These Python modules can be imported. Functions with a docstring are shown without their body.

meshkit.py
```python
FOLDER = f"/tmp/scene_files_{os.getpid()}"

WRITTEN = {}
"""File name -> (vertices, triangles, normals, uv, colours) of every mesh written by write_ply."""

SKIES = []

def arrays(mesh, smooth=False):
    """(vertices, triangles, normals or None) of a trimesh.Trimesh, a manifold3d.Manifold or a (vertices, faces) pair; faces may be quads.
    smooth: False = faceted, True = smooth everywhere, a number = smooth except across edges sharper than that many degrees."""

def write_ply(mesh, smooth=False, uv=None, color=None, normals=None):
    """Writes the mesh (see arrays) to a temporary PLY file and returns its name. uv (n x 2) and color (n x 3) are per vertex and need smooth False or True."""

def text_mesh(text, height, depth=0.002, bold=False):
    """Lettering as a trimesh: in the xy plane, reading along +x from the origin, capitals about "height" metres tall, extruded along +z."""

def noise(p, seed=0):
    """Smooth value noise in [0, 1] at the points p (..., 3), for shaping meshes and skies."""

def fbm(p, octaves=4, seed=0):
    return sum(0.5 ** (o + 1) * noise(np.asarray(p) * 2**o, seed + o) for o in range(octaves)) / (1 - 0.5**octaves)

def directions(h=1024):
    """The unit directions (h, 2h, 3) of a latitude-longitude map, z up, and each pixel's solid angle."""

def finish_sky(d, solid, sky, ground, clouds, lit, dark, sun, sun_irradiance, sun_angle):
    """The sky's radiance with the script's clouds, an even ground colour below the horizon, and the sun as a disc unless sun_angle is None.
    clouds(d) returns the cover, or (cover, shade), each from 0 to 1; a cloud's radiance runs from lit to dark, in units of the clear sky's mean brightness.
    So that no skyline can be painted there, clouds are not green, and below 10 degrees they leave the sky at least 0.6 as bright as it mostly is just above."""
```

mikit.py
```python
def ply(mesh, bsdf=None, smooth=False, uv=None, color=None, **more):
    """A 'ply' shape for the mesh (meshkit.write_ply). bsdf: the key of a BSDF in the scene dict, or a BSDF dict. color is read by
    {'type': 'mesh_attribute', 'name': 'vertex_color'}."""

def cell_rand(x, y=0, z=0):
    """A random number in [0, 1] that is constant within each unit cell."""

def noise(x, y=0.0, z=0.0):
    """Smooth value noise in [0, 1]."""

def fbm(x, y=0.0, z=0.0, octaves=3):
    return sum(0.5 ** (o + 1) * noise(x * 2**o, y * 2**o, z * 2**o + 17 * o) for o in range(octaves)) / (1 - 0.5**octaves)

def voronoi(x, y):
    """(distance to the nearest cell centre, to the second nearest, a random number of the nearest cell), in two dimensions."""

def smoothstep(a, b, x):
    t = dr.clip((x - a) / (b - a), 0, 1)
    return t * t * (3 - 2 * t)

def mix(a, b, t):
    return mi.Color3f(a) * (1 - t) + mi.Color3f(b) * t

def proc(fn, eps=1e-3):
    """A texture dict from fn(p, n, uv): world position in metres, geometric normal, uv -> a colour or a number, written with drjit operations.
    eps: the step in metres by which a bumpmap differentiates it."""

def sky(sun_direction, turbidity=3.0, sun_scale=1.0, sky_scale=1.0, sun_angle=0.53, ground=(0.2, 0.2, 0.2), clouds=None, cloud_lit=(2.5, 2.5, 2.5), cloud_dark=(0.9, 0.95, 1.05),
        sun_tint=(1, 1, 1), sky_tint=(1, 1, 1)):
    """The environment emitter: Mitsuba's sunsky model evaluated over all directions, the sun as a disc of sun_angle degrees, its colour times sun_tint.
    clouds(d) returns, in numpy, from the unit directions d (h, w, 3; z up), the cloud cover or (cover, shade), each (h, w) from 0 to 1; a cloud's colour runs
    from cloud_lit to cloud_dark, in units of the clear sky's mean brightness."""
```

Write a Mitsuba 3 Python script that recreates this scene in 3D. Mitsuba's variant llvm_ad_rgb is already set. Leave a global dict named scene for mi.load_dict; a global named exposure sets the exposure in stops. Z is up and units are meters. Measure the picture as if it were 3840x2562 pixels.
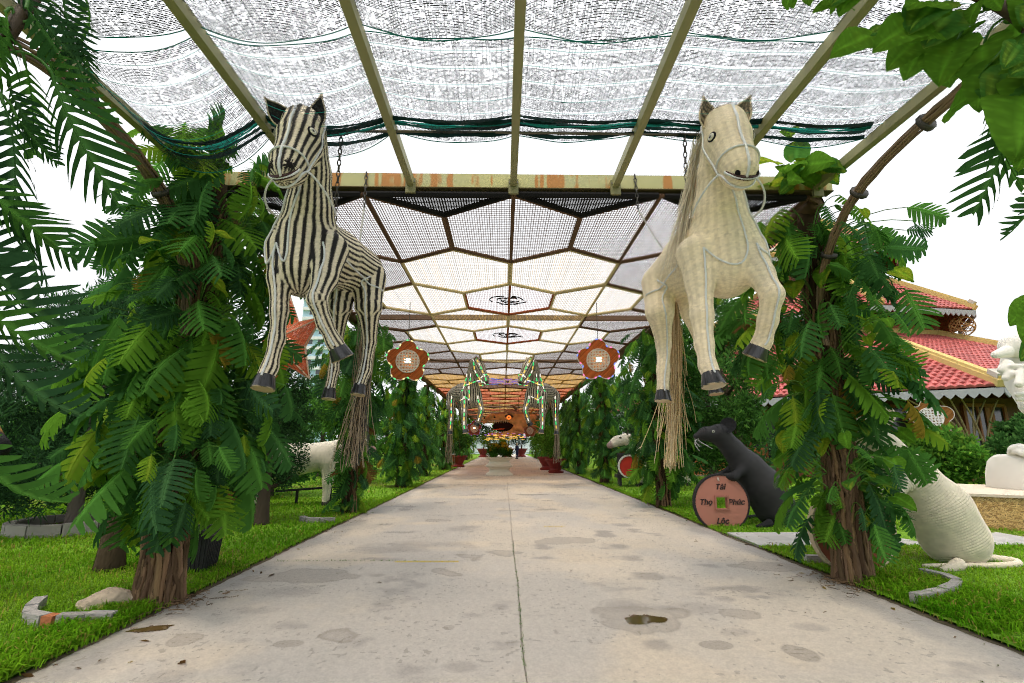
import math, random
import numpy as np, trimesh, drjit as dr, mitsuba as mi
import mikit, meshkit
from shapely.geometry import Polygon, LineString, box as sbox

T = mi.ScalarTransform4f
PI = math.pi
scene, labels = {}, {}

# ------------------------------------------------------------------ camera, sky, exposure
YAW, PITCH = math.radians(0.976), math.radians(11.75)
FWD = [math.sin(YAW) * math.cos(PITCH), math.cos(YAW) * math.cos(PITCH), math.sin(PITCH)]
CAM = np.array([0.0, 0.0, 1.6])
scene['camera'] = {'type': 'perspective', 'fov': 91.36, 'fov_axis': 'x', 'near_clip': 0.05, 'far_clip': 2000.0,
                   'to_world': T().look_at(origin=CAM.tolist(), target=(CAM + FWD).tolist(), up=[0, 0, 1])}


def overcast(d):
    n = meshkit.fbm(d * np.array([2.2, 2.2, 4.0]) + 7.3, 4)
    return np.ones(d.shape[:2]), np.clip((n - 0.45) * 1.2, 0, 0.4)


scene['sky'] = mikit.sky([-0.25, -0.35, 0.9], turbidity=4, sun_scale=0.22, sun_angle=16, clouds=overcast,
                         cloud_lit=(2.2, 2.22, 2.26), cloud_dark=(1.5, 1.6, 1.75), ground=(0.16, 0.18, 0.1))
exposure = 2.42

# ------------------------------------------------------------------ materials
VCOL = {'type': 'mesh_attribute', 'name': 'vertex_color'}


def own_colour(p, n, uv):
    """A mesh's own colour, kept per vertex as u = mean brightness and v = 256 * red share + green share."""
    k = dr.floor(uv.y + 0.5)
    a = dr.floor(k / 256.0)
    rs, gs = a / 255.0, (k - a * 256.0) / 255.0
    return mi.Color3f(rs, gs, dr.maximum(1 - rs - gs, 0)) * (3 * uv.x)


VC = mikit.proc(own_colour)


def coloured_ply(v, f, c, mat, smooth, **more):
    v, f, n = meshkit.arrays((v, f), smooth)
    c = np.clip(np.asarray(c, float), 1e-4, 1)
    fc = c[f].mean(1)
    sh = np.round(fc / fc.sum(1, keepdims=True) * 255).astype(np.int64)
    ch = sh[:, 0] * 256 + sh[:, 1]
    pair, inv = np.unique((f.astype(np.int64) * 65536 + ch[:, None]).ravel(), return_inverse=True)
    vi = pair // 65536
    uv = np.stack([c[vi].mean(1), (pair % 65536).astype(float)], 1)
    path = meshkit.write_ply((v[vi], inv.reshape(-1, 3)), False, uv, None, normals=None if n is None else n[vi])
    return {'type': 'ply', 'filename': path, 'face_normals': n is None, 'bsdf': {'type': 'ref', 'id': mat}, **more}


def principled(base=VC, rough=0.6, spec=0.4, metallic=0.0, **kw):
    return {'type': 'principled', 'base_color': base, 'roughness': rough, 'specular': spec, 'metallic': metallic, **kw}


def two(b):
    return {'type': 'twosided', 'bsdf': b}


scene['m_matte'] = two(principled(rough=0.9, spec=0.15))
scene['m_satin'] = two(principled(rough=0.5, spec=0.4))
scene['m_gloss'] = two(principled(rough=0.16, spec=0.6))
scene['m_metal'] = two(principled(rough=0.4, metallic=0.85))
scene['m_leaf'] = {'type': 'principledthin', 'base_color': VC, 'roughness': 0.3, 'diff_trans': 1.0, 'spec_trans': 0.0, 'eta': 1.5}
scene['m_cloth'] = {'type': 'principledthin', 'base_color': VC, 'roughness': 0.8, 'diff_trans': 1.15, 'spec_trans': 0.0, 'eta': 1.2}
scene['m_grass'] = {'type': 'principledthin', 'base_color': VC, 'roughness': 0.5, 'diff_trans': 0.9, 'spec_trans': 0.0, 'eta': 1.33}
scene['m_water'] = principled({'type': 'rgb', 'value': [0.09, 0.06, 0.02]}, rough=0.06, spec=0.6)
scene['m_window'] = two(principled({'type': 'rgb', 'value': [0.03, 0.035, 0.04]}, rough=0.08, spec=0.8))


STAINS = [(2.37, 5.73, 0.13, 0.11), (2.30, 5.24, 0.19, 0.16), (2.05, 4.78, 0.17, 0.11), (2.35, 4.30, 0.14, 0.19), (1.96, 5.44, 0.26, 0.20), (1.34, 5.13, 0.39, 0.39), (1.24, 5.59, 0.27, 0.27), (-2.68, 4.66, 0.16, 0.16), (-2.17, 4.65, 0.10, 0.08), (-1.77, 4.58, 0.13, 0.08), (-2.37, 3.97, 0.18, 0.13), (-2.49, 6.81, 0.82, 0.32), (-1.73, 8.36, 0.61, 0.28), (3.51, 7.17, 0.47, 0.26), (-1.25, 8.77, 0.86, 0.31), (1.74, 4.49, 0.14, 0.09), (2.76, 4.87, 0.14, 0.11), (-0.48, 4.93, 0.06, 0.07), (-0.30, 4.11, 0.13, 0.09), (1.02, 9.12, 0.45, 0.34), (-2.49, 6.05, 0.53, 0.25)]


def concrete(p, n, uv):
    a = mikit.fbm(p.x * 0.7, p.y * 0.55, 3.1, 4)
    b = mikit.fbm(p.x * 0.9 + 31, p.y * 0.9 + 7, 1.7, 4)
    c = mikit.mix([0.535, 0.475, 0.395], [0.46, 0.425, 0.38], mikit.smoothstep(0.4, 0.62, a))
    c = mikit.mix(c, [0.57, 0.49, 0.385], mikit.smoothstep(0.5, 0.68, b) * 0.7)
    e = mikit.fbm(p.x * 1.6 + 5, p.y * 2.2 + 9, 0.4, 4)
    c = mikit.mix(c, [0.21, 0.19, 0.18], mikit.smoothstep(0.575, 0.72, e) * 0.55)
    edge = mikit.smoothstep(0.55, 0.0, dr.minimum(dr.abs(p.x + 3.4), dr.abs(p.x - 4.08)) - 0.5 * (mikit.fbm(p.x * 3, p.y * 1.4, 8.0) - 0.35))
    c = mikit.mix(c, [0.27, 0.26, 0.25], edge * 0.8)
    # worn round patches
    d1, d2, r = mikit.voronoi(p.x * 0.8 + 0.5 * mikit.fbm(p.x * 1.7, p.y * 1.7), p.y * 0.9 + 0.4 * mikit.fbm(p.x * 2.3 + 4, p.y * 2.3))
    ring = mikit.smoothstep(0.17, 0.13, d1) * dr.select(r > 0.9, 1.0, 0.0)
    rim = ring * mikit.smoothstep(0.06, 0.13, d1)
    c = mikit.mix(c, [0.27, 0.235, 0.20], 0.35 * ring + 0.25 * rim)
    wob = 0.9 * (mikit.fbm(p.x * 2.6, p.y * 2.6, 4.0, 3) - 0.5)
    for i, (sx, sy, rx, ry) in enumerate(STAINS):
        q = dr.sqrt(dr.square((p.x - sx) / rx) + dr.square((p.y - sy) / ry)) + wob * (1.0 + 0.3 * (i % 3))
        m = mikit.smoothstep(1.1, 0.75 if i % 2 else 0.4, q) * (0.4 if i % 3 else 0.52)
        c = mikit.mix(c, [0.26, 0.225, 0.19] if i % 2 else [0.29, 0.26, 0.235], m)
        c = mikit.mix(c, [0.19, 0.165, 0.14], mikit.smoothstep(0.12, 0.0, dr.abs(q - 0.9)) * (0.28 if i % 2 else 0.12))
    g = mikit.noise(p.x * 90, p.y * 90, 2.0) * 0.6 + mikit.noise(p.x * 33, p.y * 33, 5.0) * 0.4
    c = c * (0.86 + 0.28 * g)
    cr = mikit.smoothstep(0.012, 0.0, dr.abs(mikit.fbm(p.x * 1.1 + 3, p.y * 1.1, 6.0, 4) - 0.5)) * mikit.smoothstep(0.52, 0.62, mikit.fbm(p.x * 0.5, p.y * 0.5 + 8, 2.0))
    c = mikit.mix(c, [0.30, 0.27, 0.24], cr * 0.12)
    s = mikit.smoothstep(0.80, 0.86, mikit.noise(p.x * 26, p.y * 26, 11.0)) * dr.select(mikit.noise(p.x * 3, p.y * 3, 1.0) > 0.5, 1.0, 0.0)
    return mikit.mix(c, [0.16, 0.14, 0.12], s * 0.35)


def concrete_bump(p, n, uv):
    return 0.35 * mikit.noise(p.x * 60, p.y * 60, 1.0) + 0.65 * mikit.fbm(p.x * 9, p.y * 9, 3.0)


def concrete_rough(p, n, uv):
    return 0.45 + 0.35 * mikit.fbm(p.x * 0.8 + 3, p.y * 0.8, 2.0)


scene['m_concrete'] = {'type': 'bumpmap', 'arbitrary': mikit.proc(concrete_bump, 2e-3), 'scale': 0.006,
                       'bsdf': principled(mikit.proc(concrete), rough=mikit.proc(concrete_rough), spec=0.35)}


def soil(p, n, uv):
    a = mikit.fbm(p.x * 1.3, p.y * 1.3, 2.0, 4)
    b = mikit.noise(p.x * 40, p.y * 40, 2.0)
    c = mikit.mix([0.075, 0.17, 0.014], [0.13, 0.25, 0.022], a)
    c = mikit.mix(c, [0.12, 0.11, 0.03], mikit.smoothstep(0.6, 0.75, mikit.fbm(p.x * 0.5 + 9, p.y * 0.5, 4.0)) * 0.7)
    return c * (0.6 + 0.8 * b)


scene['m_soil'] = principled(mikit.proc(soil), rough=0.95, spec=0.1)


def bark_bump(p, n, uv):
    return mikit.fbm(p.x * 28, p.y * 28, p.z * 5, 4) + 0.4 * mikit.noise(p.x * 70, p.y * 70, p.z * 25)


scene['m_bark'] = {'type': 'bumpmap', 'arbitrary': mikit.proc(bark_bump, 3e-3), 'scale': 0.03, 'bsdf': two(principled(rough=0.9, spec=0.15))}


def rough_bump(p, n, uv):
    return mikit.fbm(p.x * 45, p.y * 45, p.z * 45, 3)


scene['m_stone'] = {'type': 'bumpmap', 'arbitrary': mikit.proc(rough_bump, 2e-3), 'scale': 0.012, 'bsdf': two(principled(rough=0.85, spec=0.2))}


def granite(p, n, uv):
    g = mikit.noise(p.x * 55, p.y * 55, p.z * 55) * 0.6 + mikit.noise(p.x * 21, p.y * 21, p.z * 21) * 0.4
    c = mikit.mix([0.30, 0.17, 0.05], [0.62, 0.42, 0.17], mikit.smoothstep(0.3, 0.7, g))
    return mikit.mix(c, [0.10, 0.07, 0.04], mikit.smoothstep(0.68, 0.8, mikit.noise(p.x * 80 + 5, p.y * 80, p.z * 80)))


scene['m_granite'] = two(principled(mikit.proc(granite), rough=0.35, spec=0.5))


def rusty(p, n, uv):
    a = mikit.fbm(p.x * 6.5, p.y * 5, p.z * 1.6, 4)
    b = mikit.noise(p.x * 24, p.y * 14, p.z * 4)
    t = mikit.smoothstep(0.54, 0.66, a * 0.75 + b * 0.25)
    c = mikit.mix([0.50, 0.47, 0.20], [0.40, 0.40, 0.22], mikit.fbm(p.x * 1.1, p.y, p.z * 5))
    return mikit.mix(c, [0.42, 0.15, 0.025], t * 0.85)


scene['m_rusty'] = two(principled(mikit.proc(rusty), rough=0.6, spec=0.35))


def ribbed_bump(p, n, uv):
    return 0.5 + 0.5 * dr.sin(uv.x * 2 * PI)


scene['m_ribbed'] = {'type': 'bumpmap', 'arbitrary': mikit.proc(ribbed_bump, 2e-3), 'scale': 0.009, 'bsdf': two(principled(VCOL, rough=0.55, spec=0.35))}


def lamp(rgb, power):
    return {'type': 'area', 'radiance': {'type': 'rgb', 'value': [c * power for c in rgb]}}


# ------------------------------------------------------------------ mesh helpers
def unit(a):
    a = np.asarray(a, float)
    return a / (np.linalg.norm(a) + 1e-12)


def frame(d, up=(0, 0, 1)):
    d = unit(d)
    s = np.cross(d, up)
    if np.linalg.norm(s) < 1e-5:
        s = np.cross(d, (1, 0, 0))
    s = unit(s)
    return d, s, np.cross(s, d)


BOXV = np.array([[x, y, z] for x in (-.5, .5) for y in (-.5, .5) for z in (-.5, .5)])
BOXF = np.array([[0, 1, 3], [0, 3, 2], [4, 6, 7], [4, 7, 5], [0, 4, 5], [0, 5, 1], [2, 3, 7], [2, 7, 6], [0, 2, 6], [0, 6, 4], [1, 5, 7], [1, 7, 3]])


class MB:
    def __init__(self, col=(.5, .5, .5)):
        self.v, self.f, self.c, self.n, self.col = [], [], [], 0, col

    def add(self, v, f, col=None):
        v = np.asarray(v, float)
        f = np.asarray(f, int)
        if f.shape[1] == 4:
            f = np.vstack([f[:, [0, 1, 2]], f[:, [0, 2, 3]]])
        self.v.append(v)
        self.f.append(f + self.n)
        self.c.append(np.broadcast_to(np.asarray(self.col if col is None else col, float), v.shape))
        self.n += len(v)
        return self

    def box(self, c, s, rotz=0.0, col=None, M=None):
        v = BOXV * np.asarray(s, float)
        if M is not None:
            v = v @ np.asarray(M).T
        if rotz:
            a, b = math.cos(rotz), math.sin(rotz)
            v = v @ np.array([[a, -b, 0], [b, a, 0], [0, 0, 1]]).T
        return self.add(v + np.asarray(c, float), BOXF, col)

    def bar(self, p, q, w, h, up=(0, 0, 1), col=None):
        p, q = np.asarray(p, float), np.asarray(q, float)
        d, s, u = frame(q - p, up)
        L = np.linalg.norm(q - p)
        return self.add(BOXV @ np.array([d * L, s * w, u * h]) + (p + q) / 2, BOXF, col)

    def tube(self, pts, r, sides=6, col=None, cap=True):
        p = np.asarray(pts, float)
        r = np.broadcast_to(np.asarray(r, float), (len(p),))
        t = np.gradient(p, axis=0)
        t /= np.linalg.norm(t, axis=1, keepdims=True) + 1e-12
        a = np.cross(t[0], (0, 0, 1) if abs(t[0][2]) < .9 else (1, 0, 0))
        A = []
        for k in range(len(p)):
            a = a - t[k] * (a @ t[k])
            a = a / (np.linalg.norm(a) + 1e-12)
            A.append(a)
        A = np.array(A)
        B = np.cross(t, A)
        ang = np.arange(sides) * 2 * PI / sides
        v = p[:, None] + r[:, None, None] * (np.cos(ang)[None, :, None] * A[:, None] + np.sin(ang)[None, :, None] * B[:, None])
        v = v.reshape(-1, 3)
        i, j = np.meshgrid(np.arange(len(p) - 1), np.arange(sides), indexing='ij')
        q = np.stack([i * sides + j, i * sides + (j + 1) % sides, (i + 1) * sides + (j + 1) % sides, (i + 1) * sides + j], -1).reshape(-1, 4)
        f = np.vstack([q[:, [0, 1, 2]], q[:, [0, 2, 3]]])
        if cap:
            n = len(v)
            v = np.vstack([v, p[:1], p[-1:]])
            k = np.arange(sides)
            e = (len(p) - 1) * sides
            f = np.vstack([f, np.stack([(k + 1) % sides, k, k * 0 + n], 1), np.stack([e + k, e + (k + 1) % sides, k * 0 + n + 1], 1)])
        if col is not None and np.ndim(col) == 2:
            col = np.repeat(np.asarray(col), sides, axis=0)
            if cap:
                col = np.vstack([col, col[:1], col[-1:]])
        return self.add(v, f, col)

    def lathe(self, prof, n=32, c=(0, 0, 0), col=None):
        prof = np.asarray(prof, float)
        a = np.arange(n) * 2 * PI / n
        v = np.stack([prof[:, None, 0] * np.cos(a), prof[:, None, 0] * np.sin(a), np.broadcast_to(prof[:, None, 1], (len(prof), n))], -1).reshape(-1, 3)
        i, j = np.meshgrid(np.arange(len(prof) - 1), np.arange(n), indexing='ij')
        q = np.stack([i * n + j, i * n + (j + 1) % n, (i + 1) * n + (j + 1) % n, (i + 1) * n + j], -1).reshape(-1, 4)
        if col is not None and np.ndim(col) == 2:
            col = np.repeat(np.asarray(col), n, axis=0)
        return self.add(v + np.asarray(c, float), q, col)

    def ball(self, c, r, col=None, sub=2, M=None):
        m = trimesh.creation.icosphere(subdivisions=sub)
        v = np.array(m.vertices) * np.asarray(r, float)
        if M is not None:
            v = v @ np.asarray(M).T
        return self.add(v + np.asarray(c, float), m.faces, col)

    def prism(self, poly, z0, z1, col=None, M=None, o=(0, 0, 0)):
        m = trimesh.creation.extrude_polygon(poly if hasattr(poly, 'exterior') else Polygon(poly), z1 - z0, engine='earcut')
        v = np.array(m.vertices) + [0, 0, z0]
        if M is not None:
            v = v @ np.asarray(M, float)
        return self.add(v + np.asarray(o, float), m.faces, col)

    def move(self, M3, o=(0, 0, 0)):
        self.v = [x @ np.asarray(M3).T + np.asarray(o) for x in self.v]
        return self

    def out(self):
        return np.vstack(self.v), np.vstack(self.f), np.vstack(self.c)


def rz(a):
    c, s = math.cos(a), math.sin(a)
    return np.array([[c, -s, 0], [s, c, 0], [0, 0, 1]])


TAKEN = {}


def numbered(name):
    k = TAKEN.get(name, 0)
    TAKEN[name] = k + 1
    return name if k == 0 else f'{name}_{k:03d}'


def note(key, label=None, cat=None, group=None, kind=None):
    d = {}
    for a, b in (('label', label), ('category', cat), ('group', group), ('kind', kind)):
        if b:
            d[a] = b
    if d:
        labels[key] = d


def thing(name, label, cat, group=None):
    k = numbered(name)
    note(k, label, cat, group)
    return k


def plydict(mb, mat, smooth=False, uv=None, **more):
    if isinstance(mb, MB):
        v, f, c = mb.out()
    else:
        v, f, c = mb
    if smooth is not True and smooth is not False:
        # split by angle while keeping colours
        tm = trimesh.Trimesh(v, f, process=False)
        s = trimesh.graph.smooth_shade(tm, angle=math.radians(smooth), facet_minarea=None)
        from scipy.spatial import cKDTree
        c = c[cKDTree(v).query(np.array(s.vertices))[1]]
        v, f, smooth = np.array(s.vertices), np.array(s.faces), True
    if uv is not None:
        return mikit.ply((v, f), mat, smooth=smooth, uv=uv, color=c, **more)
    return coloured_ply(v, f, c, mat, smooth, **more)


def put(name, mb, mat, parent=None, smooth=False, label=None, cat=None, group=None, kind=None, uv=None, **more):
    k = numbered(name if parent is None else parent + '__' + name)
    scene[k] = plydict(mb, mat, smooth, uv, **more)
    note(k, label, cat, group, kind)
    return k


def copy_part(name, ply, parent, M):
    k = numbered(parent + '__' + name)
    scene[k] = {**ply, 'to_world': T(np.asarray(M, float))}
    return k


def mat4(a, s, n, o, k=1.0):
    M = np.eye(4)
    M[:3, 0], M[:3, 1], M[:3, 2], M[:3, 3] = np.asarray(a) * k, np.asarray(s) * k, np.asarray(n) * k, o
    return M


def spline(pts, n=24):
    p = np.asarray(pts, float)
    if len(p) < 3:
        return np.linspace(p[0], p[-1], n)
    from scipy.interpolate import CubicSpline
    t = np.concatenate([[0], np.cumsum(np.linalg.norm(np.diff(p, axis=0), axis=1) ** .5)])
    return CubicSpline(t, p)(np.linspace(0, t[-1], n))


# ------------------------------------------------------------------ soft bodies: round bones blended and meshed by surface nets
def body(bones, h=0.02, k=0.03, cut=None, front=None):
    """bones: (p0, r0, p1, r1[, stripes[, squash vector]]) -> vertices, faces, stripe field, index of the nearest bone."""
    P = np.array([[b[0], b[2]] for b in bones], float).reshape(-1, 3)
    R = max(max(b[1], b[3]) for b in bones)
    lo, hi = P.min(0) - R - 4 * h - k, P.max(0) + R + 4 * h + k
    N = np.ceil((hi - lo) / h).astype(int) + 1
    S = np.zeros(N, np.float32)
    ax = [lo[i] + h * np.arange(N[i]) for i in range(3)]
    for b in bones:
        p0, r0, p1, r1 = np.asarray(b[0], float), b[1], np.asarray(b[2], float), b[3]
        m = max(r0, r1) * 1.0 + 6 * k + 2 * h
        a = np.maximum(((np.minimum(p0, p1) - m - lo) / h).astype(int), 0)
        e = np.minimum(((np.maximum(p0, p1) + m - lo) / h).astype(int) + 1, N)
        g = np.stack(np.meshgrid(*[ax[i][a[i]:e[i]] for i in range(3)], indexing='ij'), -1)
        d = bone_dist(g, b)
        S[a[0]:e[0], a[1]:e[1], a[2]:e[2]] += np.exp(np.clip(-d / k, -30, 60)).astype(np.float32)
    V = -k * np.log(np.maximum(S, 1e-13))
    if cut is not None:
        V = np.maximum(V, cut(np.stack(np.meshgrid(*ax, indexing='ij'), -1)))
    v, f = surface_net(V)
    v = v * h + lo
    D = np.stack([bone_dist(v, b) for b in bones])
    w = np.exp(-np.clip(D - D.min(0), 0, 1) / (k * (.6 if front is None else .35)))
    if front is not None:
        for i, b in enumerate(bones):
            if b[4] == front[0]:
                w[i] *= np.clip((np.min(np.stack([np.linalg.norm(v[:, :2] - np.asarray(q)[:2], axis=1) for q in front[1]]), 0) - .12) / .25, 0, 1) ** 2
    st = np.zeros(len(v))
    for b, wi in zip(bones, w):
        n = b[4] if len(b) > 4 else 8
        if n:
            d, s, u = frame(np.asarray(b[2], float) - np.asarray(b[0], float), (0, 1, 0.01))
            q = v - np.asarray(b[0], float)
            st += wi * np.cos(n * np.arctan2(q @ s, q @ u))
    return v, f, st / w.sum(0), D.argmin(0)


def bone_dist(g, b):
    p0, r0, p1, r1 = np.asarray(b[0], float), b[1], np.asarray(b[2], float), b[3]
    q, d = g - p0, p1 - p0
    if len(b) > 5 and b[5] is not None:
        sc = np.asarray(b[5], float)
        q, d = q / sc, d / sc
    t = np.clip((q @ d) / max(d @ d, 1e-9), 0, 1)
    return np.sqrt(((q - t[..., None] * d) ** 2).sum(-1)) - (r0 + (r1 - r0) * t)


def surface_net(V):
    ins = V < 0
    C = [(a, b, c) for a in (0, 1) for b in (0, 1) for c in (0, 1)]
    n = np.array(V.shape) - 1
    cnt = sum(ins[a:a + n[0], b:b + n[1], c:c + n[2]].astype(np.int8) for a, b, c in C)
    act = np.argwhere((cnt > 0) & (cnt < 8))
    idx = -np.ones(n, np.int64)
    idx[tuple(act.T)] = np.arange(len(act))
    pos, num = np.zeros((len(act), 3)), np.zeros(len(act))
    for i, a in enumerate(C):
        for b in C[i + 1:]:
            if sum(x != y for x, y in zip(a, b)) != 1:
                continue
            va, vb = V[tuple((act + a).T)], V[tuple((act + b).T)]
            m = (va < 0) != (vb < 0)
            t = np.where(m, va / np.where(m, va - vb, 1), 0)
            pos += m[:, None] * (np.array(a) + t[:, None] * (np.array(b) - np.array(a)))
            num += m
    v = act + pos / np.maximum(num, 1)[:, None]
    F = []
    for ax in range(3):
        s0, s1 = [slice(None)] * 3, [slice(None)] * 3
        s0[ax], s1[ax] = slice(0, -1), slice(1, None)
        e = np.argwhere(ins[tuple(s0)] != ins[tuple(s1)])
        b, c = [i for i in range(3) if i != ax]
        e = e[(e[:, b] > 0) & (e[:, c] > 0) & (e[:, b] < n[b]) & (e[:, c] < n[c])]
        flip = ins[tuple(e.T)]
        eb, ec = np.eye(3, dtype=int)[b], np.eye(3, dtype=int)[c]
        q = np.stack([idx[tuple((e - o).T)] for o in (eb * 0, eb, eb + ec, ec)], 1)
        if ax == 1:
            flip = ~flip
        q[flip] = q[flip][:, ::-1]
        F.append(q)
    q = np.vstack(F)
    q = q[:, ::-1]
    return v, np.vstack([q[:, [0, 1, 2]], q[:, [0, 2, 3]]])


def snap(pts, bones, k=0.03, off=0.0, it=6):
    """Moves points onto the blended surface of the bones."""
    p = np.array(pts, float)

    def val(x):
        D = np.stack([bone_dist(x, b) for b in bones])
        return -k * np.log(np.exp(np.clip(-D / k, -300, 60)).sum(0) + 1e-130)
    for _ in range(it):
        d = val(p)
        g = np.stack([(val(p + e) - val(p - e)) / 4e-3 for e in np.eye(3) * 2e-3], -1)
        g /= np.linalg.norm(g, axis=1, keepdims=True) + 1e-9
        p = p - g * (d - off)[:, None] * .9
    return p


def lin(*a):
    return np.array(a, float)

# ------------------------------------------------------------------ ground, path, pavement
rng = np.random.default_rng(11)
XL, XR, XJ = -3.4, 4.08, 0.17


def height(x, y):
    return 0.03 + 0.05 * (meshkit.fbm(np.stack([np.asarray(x) * .4, np.asarray(y) * .4, np.zeros_like(np.asarray(x) * 1.)], -1), 3) - .45)


def sheet(x0, x1, y0, y1, step, zf):
    nx, ny = max(2, int((x1 - x0) / step) + 1), max(2, int((y1 - y0) / step) + 1)
    X, Y = np.meshgrid(np.linspace(x0, x1, nx), np.linspace(y0, y1, ny), indexing='ij')
    v = np.stack([X, Y, zf(X, Y)], -1).reshape(-1, 3)
    i, j = np.meshgrid(np.arange(nx - 1), np.arange(ny - 1), indexing='ij')
    q = np.stack([i * ny + j, (i + 1) * ny + j, (i + 1) * ny + j + 1, i * ny + j + 1], -1).reshape(-1, 4)
    return v, np.vstack([q[:, [0, 1, 2]], q[:, [0, 2, 3]]])


g = MB((.1, .16, .03))
g.add([[-900, -60, -.06], [900, -60, -.06], [900, 1800, -.06], [-900, 1800, -.06]], [[0, 1, 2, 3]])
put('ground', g, 'm_soil', kind='structure')
put('lawn', MB((.1, .16, .03)).add(*sheet(-30, XL - .005, -3, 62, .5, height)), 'm_soil', smooth=True, kind='structure')
put('lawn', MB((.1, .16, .03)).add(*sheet(XR + .005, 40, -3, 62, .5, height)), 'm_soil', smooth=True, kind='structure')

bed = MB((.1, .1, .1)).box([.34, 50, -.052], [XR - XL + .1, 110, .05])
path = put('path', bed, 'm_concrete', kind='structure')
ys = [-6, 2.45, 7.6, 12.3, 17.0, 22.0, 27, 32, 37, 42, 48, 54, 62, 72, 100]
XS = [XL, XJ, XR]


def slab(mb, x0, x1, y0, y1, z0, z1, ch=.008):
    v = [[x0, y0, z0], [x1, y0, z0], [x1, y1, z0], [x0, y1, z0], [x0, y0, z1 - ch], [x1, y0, z1 - ch], [x1, y1, z1 - ch], [x0, y1, z1 - ch],
         [x0 + ch, y0 + ch, z1], [x1 - ch, y0 + ch, z1], [x1 - ch, y1 - ch, z1], [x0 + ch, y1 - ch, z1]]
    q = [[0, 1, 5, 4], [1, 2, 6, 5], [2, 3, 7, 6], [3, 0, 4, 7], [4, 5, 9, 8], [5, 6, 10, 9], [6, 7, 11, 10], [7, 4, 8, 11], [8, 9, 10, 11]]
    return mb.add(v, q)


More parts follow.
